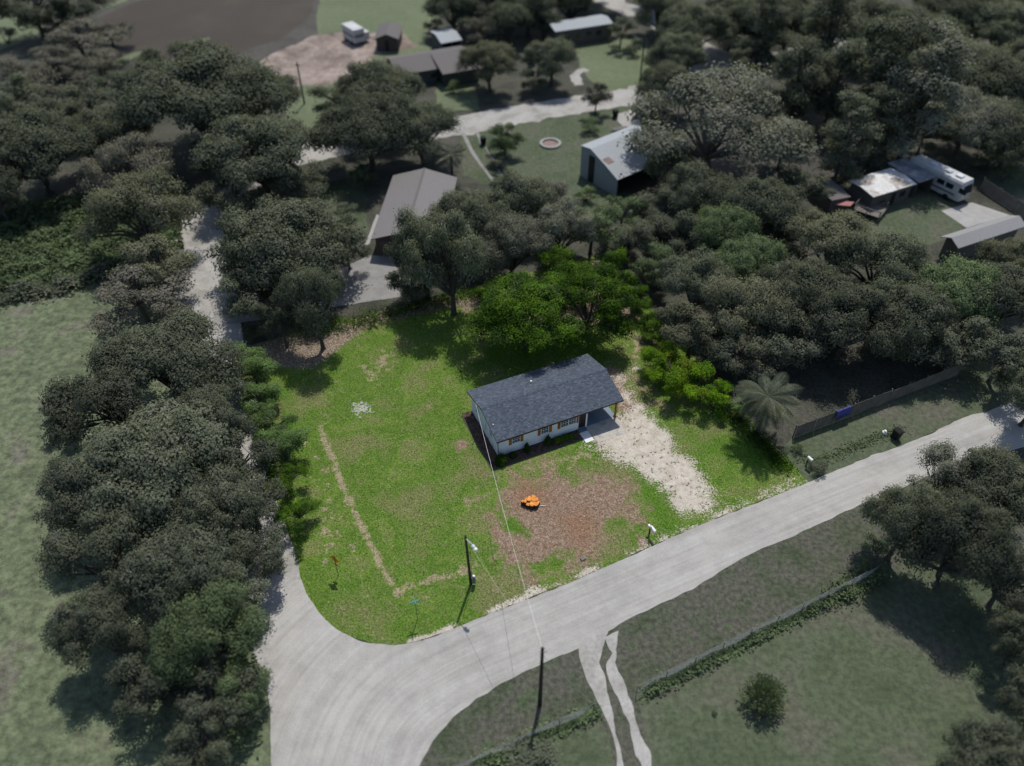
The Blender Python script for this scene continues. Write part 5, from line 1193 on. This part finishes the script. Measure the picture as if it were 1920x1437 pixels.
T(1340, 510, 70, 'round', 'leaf_dark', 'dark small crown between the two soft green trees near the lot edge', group=g)
# right lower
g = 'oaks below the road at the right picture edge'
T(1945, 750, 130, 'oak', 'leaf_mid', 'oak at the right picture edge overhanging the end of the road', group=g)
T(1775, 905, 170, 'openoak', 'leaf_pale', 'pale thin crowned oak overlapping the road on the right', group=g, hs=.9)
T(1860, 930, 190, 'oak', 'leaf_mid', 'oak at the right picture edge below the road', group=g)
T(1700, 985, 150, 'oak', 'leaf_mid', 'leftmost oak below the road beside the end of the wire fence', group=g, hs=1.3)
T(1800, 1030, 200, 'oak', 'leaf_dark', 'dark oak above the shaded corner of the lower yard', group=g, hs=1.3)
T(1890, 1090, 170, 'openoak', 'leaf_pale', 'pale oak at the right picture edge above the shaded lawn', group=g)
T(1915, 1210, 130, 'oak', 'leaf_dark', 'dark oak cut by the right picture edge beside the lower yard', group=g)
T(1940, 1330, 150, 'oak', 'leaf_dark', 'dark oak at the lower right picture edge', group=g)
T(1860, 1440, 190, 'oak', 'leaf_dark', 'dark oak in the bottom right picture corner', group=g)
T(1645, 1020, 60, 'bush', 'leaf_soft', 'green shrub at the far end of the long wire mesh fence', group=g)
T(1538, 872, 44, 'bush', 'leaf_dark', 'dark round shrub beside the pale mailbox right of the lot', group=None)
T(1497, 838, 30, 'bush', 'leaf_soft', 'small round shrub at the left end of the long board fence', group=None)
T(990, 1440, 150, 'bush', 'leaf_mid', 'low grey green shrub mass cut by the bottom edge left of the tracks', hs=.5)
T(1340, 1338, 14, 'bush', 'leaf_dark', 'tiny dark seedling left of the small spiky tree in the lower yard')
T(1385, 1328, 10, 'bush', 'leaf_dark', 'tiniest dark seedling next to the small spiky tree in the lower yard')

# ------------------------------------------------------------------ palms and the spiky tree
def frond_mesh(L, seg=14, droop=1.0, leafw=.045, leafl=.62):
    V, F = [], []
    for i in range(seg+1):
        t = i/seg; x = L*t*(1-.16*droop*t); z = L*(.42*t-.85*droop*t*t)
        nrm = 1.0
        if i < seg: V += [(x, -.02, z), (x, .02, z), (L*(i+1)/seg*(1-.16*droop*(i+1)/seg), .015, L*(.42*(i+1)/seg-.85*droop*((i+1)/seg)**2)), (L*(i+1)/seg*(1-.16*droop*(i+1)/seg), -.015, L*(.42*(i+1)/seg-.85*droop*((i+1)/seg)**2))]; n = len(V)-4; F.append((n, n+1, n+2, n+3))
        ll = leafl*math.sin(math.pi*min(1, .12+t*.85))**.7
        for s_ in (-1, 1):
            for q in range(2):
                xo = x+q*L/seg*.5; n = len(V); V += [(xo, s_*.02, z), (xo+leafw*1.6, s_*.02, z), (xo+ll*.55, s_*ll, z-ll*.38), (xo+ll*.5, s_*ll*.55, z-ll*.12)]; F.append((n, n+1, n+2, n+3))
    return V, F
def palm(px, py, w, label, mat='leaf_soft', nf=26, zc=4.2):
    x, y, dep = at(px, py, zc); R = w*dep/FPX/2; e = thing('palm_tree', label, 'palm', (x, y, 0))
    MB().tube([(0, 0, -.1), (.05, 0, zc*.5), (0, 0, zc)], [.24, .19, .2], 10).build('trunk', M['bark'], e)
    o0 = None
    for i in range(nf):
        a_ = i*2.399; el = .8-2.2*(i/nf)
        if i == 0: V, F = frond_mesh(R*1.15, 14, .62, leafl=R*.26); o = meshobj('frond', V, F, M[mat], e); o0 = o
        else: o = o0.copy(); C.objects.link(o); o.parent = e
        o.location = (0, 0, zc); o.rotation_euler = (rng.normal(0, .3), -el*.55+rng.normal(0, .12), a_+rng.normal(0, .15)); k = rng.uniform(.62, 1.08); o.scale = (k, k, k)
palm(1440, 745, 125, 'grey green palm with arching fronds just right of the lot edge', 'leaf_mid', 34, 5.0)
palm(845, 290, 62, 'pale palm behind the far end of the grey brown roof', 'leaf_pale', 20, 4.5)
palm(1395, 760, 46, 'small drooping palm at the right lot edge', 'lot_edge', 16, 2.2)
x, y, dep = at(1436, 1300, 1.5); e = thing('small_tree', 'small dark spiky tree standing alone on the lower right yard lawn', 'tree', (x, y, 0))
V, F = [], []; n = 1700
d = unit(n); d[:, 2] = np.abs(d[:, 2]); rr = rng.uniform(.5, 1.05, n); ppos = d*rr[:, None]*np.array([1.75, 1.75, 2.6])+np.array([0, 0, .3])
spike = np.abs(np.sin(7*np.arctan2(d[:, 1], d[:, 0])))*.55+.5; ppos[:, :2] *= spike[:, None]
o = bpy.data.objects.new('crown', leafmesh('crown', ppos, np.cross(d, unit(n)), .42*rng.uniform(.6, 1.2, n), M['leaf_soft'], .22)); C.objects.link(o); o.parent = e
MB().tube([(0, 0, 0), (0, 0, 2.4)], [.09, .03], 7).build('trunk', M['bark'], e)

# ------------------------------------------------------------------ ground litter and grass blades on the lot
def blades(name, label, X, h, w, cols, kind='stuff', cat='grass', lean=.5, z0=.026):
    n = len(X); a = rng.uniform(0, 6.28, n); ca, sa = np.cos(a), np.sin(a); hh = h*rng.uniform(.5, 1.4, n); ww = w*rng.uniform(.6, 1.4, n); lx = rng.normal(0, lean, (n, 2))*hh[:, None]
    z = np.full(n, z0)
    V = np.stack([np.column_stack([X[:, 0]-ca*ww, X[:, 1]-sa*ww, z]), np.column_stack([X[:, 0]+ca*ww, X[:, 1]+sa*ww, z]), np.column_stack([X[:, 0]+lx[:, 0], X[:, 1]+lx[:, 1], z+hh])], 1).reshape(-1, 3)
    me = bpy.data.meshes.new(name); me.vertices.add(3*n); me.vertices.foreach_set('co', V.ravel().astype(np.float32)); me.loops.add(3*n); me.loops.foreach_set('vertex_index', np.arange(3*n, dtype=np.int32))
    me.polygons.add(n); me.polygons.foreach_set('loop_start', np.arange(0, 3*n, 3, dtype=np.int32))
    me.update(calc_edges=True); me.materials.append(M['blade'])
    at2 = me.attributes.new('col', 'FLOAT_COLOR', 'POINT'); at2.data.foreach_set('color', np.repeat(np.column_stack([cols, np.ones(n)]), 3, axis=0).ravel())
    o = bpy.data.objects.new(name, me); C.objects.link(o); return tag(o, label, cat, None, kind)
M['blade'] = vcol_mat('grass blade', amp=.1)
lo, hi = LOT.min(0), LOT.max(0)
HC = np.array([hw(u, v)[:2] for u, v in ((-1, -1), (13.3, -2.0), (13.3, 7.2), (-1, 7.2))])
def lotpts(n):
    X = rng.uniform(lo, hi, (n, 2)); _, _, ins = sdist(X, LOT); _, _, hin = sdist(X, HC); return X[ins & ~hin]
X = lotpts(120000); W_ = weights(X); mulch, sand, straw, litter, lush, rust, white = W_
bare = np.maximum.reduce([mulch, sand, straw*.7, litter]); keep = rng.uniform(size=len(X)) > np.clip((bare-.2)*2.2, 0, .985); X = X[keep]; lush = lush[keep]
pal = np.array([[.090, .150, .022], [.12, .180, .038], [.15, .19, .058], [.060, .120, .014], [.24, .22, .11], [.31, .26, .17]])
pr = rng.uniform(size=len(X)); patch = .5+.5*np.sin(X[:, 0]*.7+np.sin(X[:, 1]*.5)*2)*np.cos(X[:, 1]*.6+np.sin(X[:, 0]*.4))
ci = np.where(pr < .30, 0, np.where(pr < .55, 1, np.where(pr < .68, 2, np.where(pr < .90, 3, np.where(pr < .90+.07*patch, 4, 5)))))
ci = np.where((lush > .5) & (ci >= 4), 0, ci); ci = np.where((patch < .25) & (ci == 5), 1, ci)
blades('grass', 'short green lawn grass of the lot', X, .085, .028, pal[ci]*rng.uniform(.8, 1.2, (len(X), 1)))
X = lotpts(60000); W_ = weights(X); k = rng.uniform(size=len(X)) < np.clip(np.maximum(W_[0]*1.1, W_[3]*.6)-.35, 0, 1); X = X[k]
pal = np.array([[.26, .18, .12], [.38, .29, .20], [.12, .075, .05], [.30, .14, .06], [.55, .46, .34]]); ci = rng.choice(5, len(X), p=[.35, .25, .22, .13, .05])
blades('wood_chips', 'scattered wood chips and litter on the reddish dirt', X, .05, .05, pal[ci]*rng.uniform(.8, 1.2, (len(X), 1)), cat='wood chips', lean=1.6)
X = lotpts(38000); W_ = weights(X); k = (W_[1] > .55) & (rng.uniform(size=len(X)) < np.clip(.20+1.6*(.98-W_[1]), 0, .8)*(.55+.45*np.sin(X[:, 0]*1.3+X[:, 1]*.8))); X0 = X[k]
Xc = np.repeat(X0, 12, axis=0)+rng.normal(0, 1, (len(X0)*12, 2))*np.repeat(rng.uniform(.03, .09, (len(X0), 1)), 12, axis=0)
blades('driveway_weeds', 'small dark weed tufts dotted over the sandy driveway', Xc, .10, .022, np.array([.13, .135, .06])*rng.uniform(.6, 1.6, (len(Xc), 1)), cat='weeds')
# small clods and pale chips
X = lotpts(30000); W_ = weights(X); k = (W_[0] > .6) & (rng.uniform(size=len(X)) < .03); X = X[k][:120]
V, F = [], []
for p in X:
    a_ = rng.uniform(0, 6.28); L_ = rng.uniform(.04, .12); c_, s_ = math.cos(a_)*L_, math.sin(a_)*L_; n = len(V); q = (-s_*.15, c_*.15)
    V += [(p[0]-c_-q[0], p[1]-s_-q[1], .03), (p[0]+c_-q[0], p[1]+s_-q[1], .03), (p[0]+c_+q[0], p[1]+s_+q[1], .03), (p[0]-c_+q[0], p[1]-s_+q[1], .03), (p[0]-c_-q[0], p[1]-s_-q[1], .07), (p[0]+c_-q[0], p[1]+s_-q[1], .07), (p[0]+c_+q[0], p[1]+s_+q[1], .07), (p[0]-c_+q[0], p[1]-s_+q[1], .07)]
    F += [(n+4, n+5, n+6, n+7), (n, n+1, n+5, n+4), (n+1, n+2, n+6, n+5), (n+2, n+3, n+7, n+6), (n+3, n, n+4, n+7)]
o = meshobj('wood_splinters', V, F, M['concrete']); tag(o, 'pale wood splinters lying on the reddish dirt', 'wood splinters', None, 'stuff')
# broken pale stones in the old slab patch
X = poly([(656, 752), (678, 757), (694, 763), (671, 763), (702, 774), (688, 775), (655, 767), (695, 775), (675, 784), (684, 773)])
st0 = thing('rubble', 'broken pale concrete pieces in the grass left of the white house', 'rubble', (float(X[:, 0].mean()), float(X[:, 1].mean()), 0))
for p in X:
    r = rng.uniform(.08, .22); n = rng.integers(5, 8); an = np.sort(rng.uniform(0, 6.28, n)); ring = [(r*math.cos(a_), r*math.sin(a_)*.7) for a_ in an]
    v = [(q[0]*1.05, q[1]*1.05, 0) for q in ring]+[(q[0], q[1], .07) for q in ring]
    o = meshobj('stone', v, [tuple(range(n, 2*n))]+[(i, (i+1) % n, n+(i+1) % n, n+i) for i in range(n)], M['concrete'], st0); o.location = (p[0]-X[:, 0].mean(), p[1]-X[:, 1].mean(), .02)
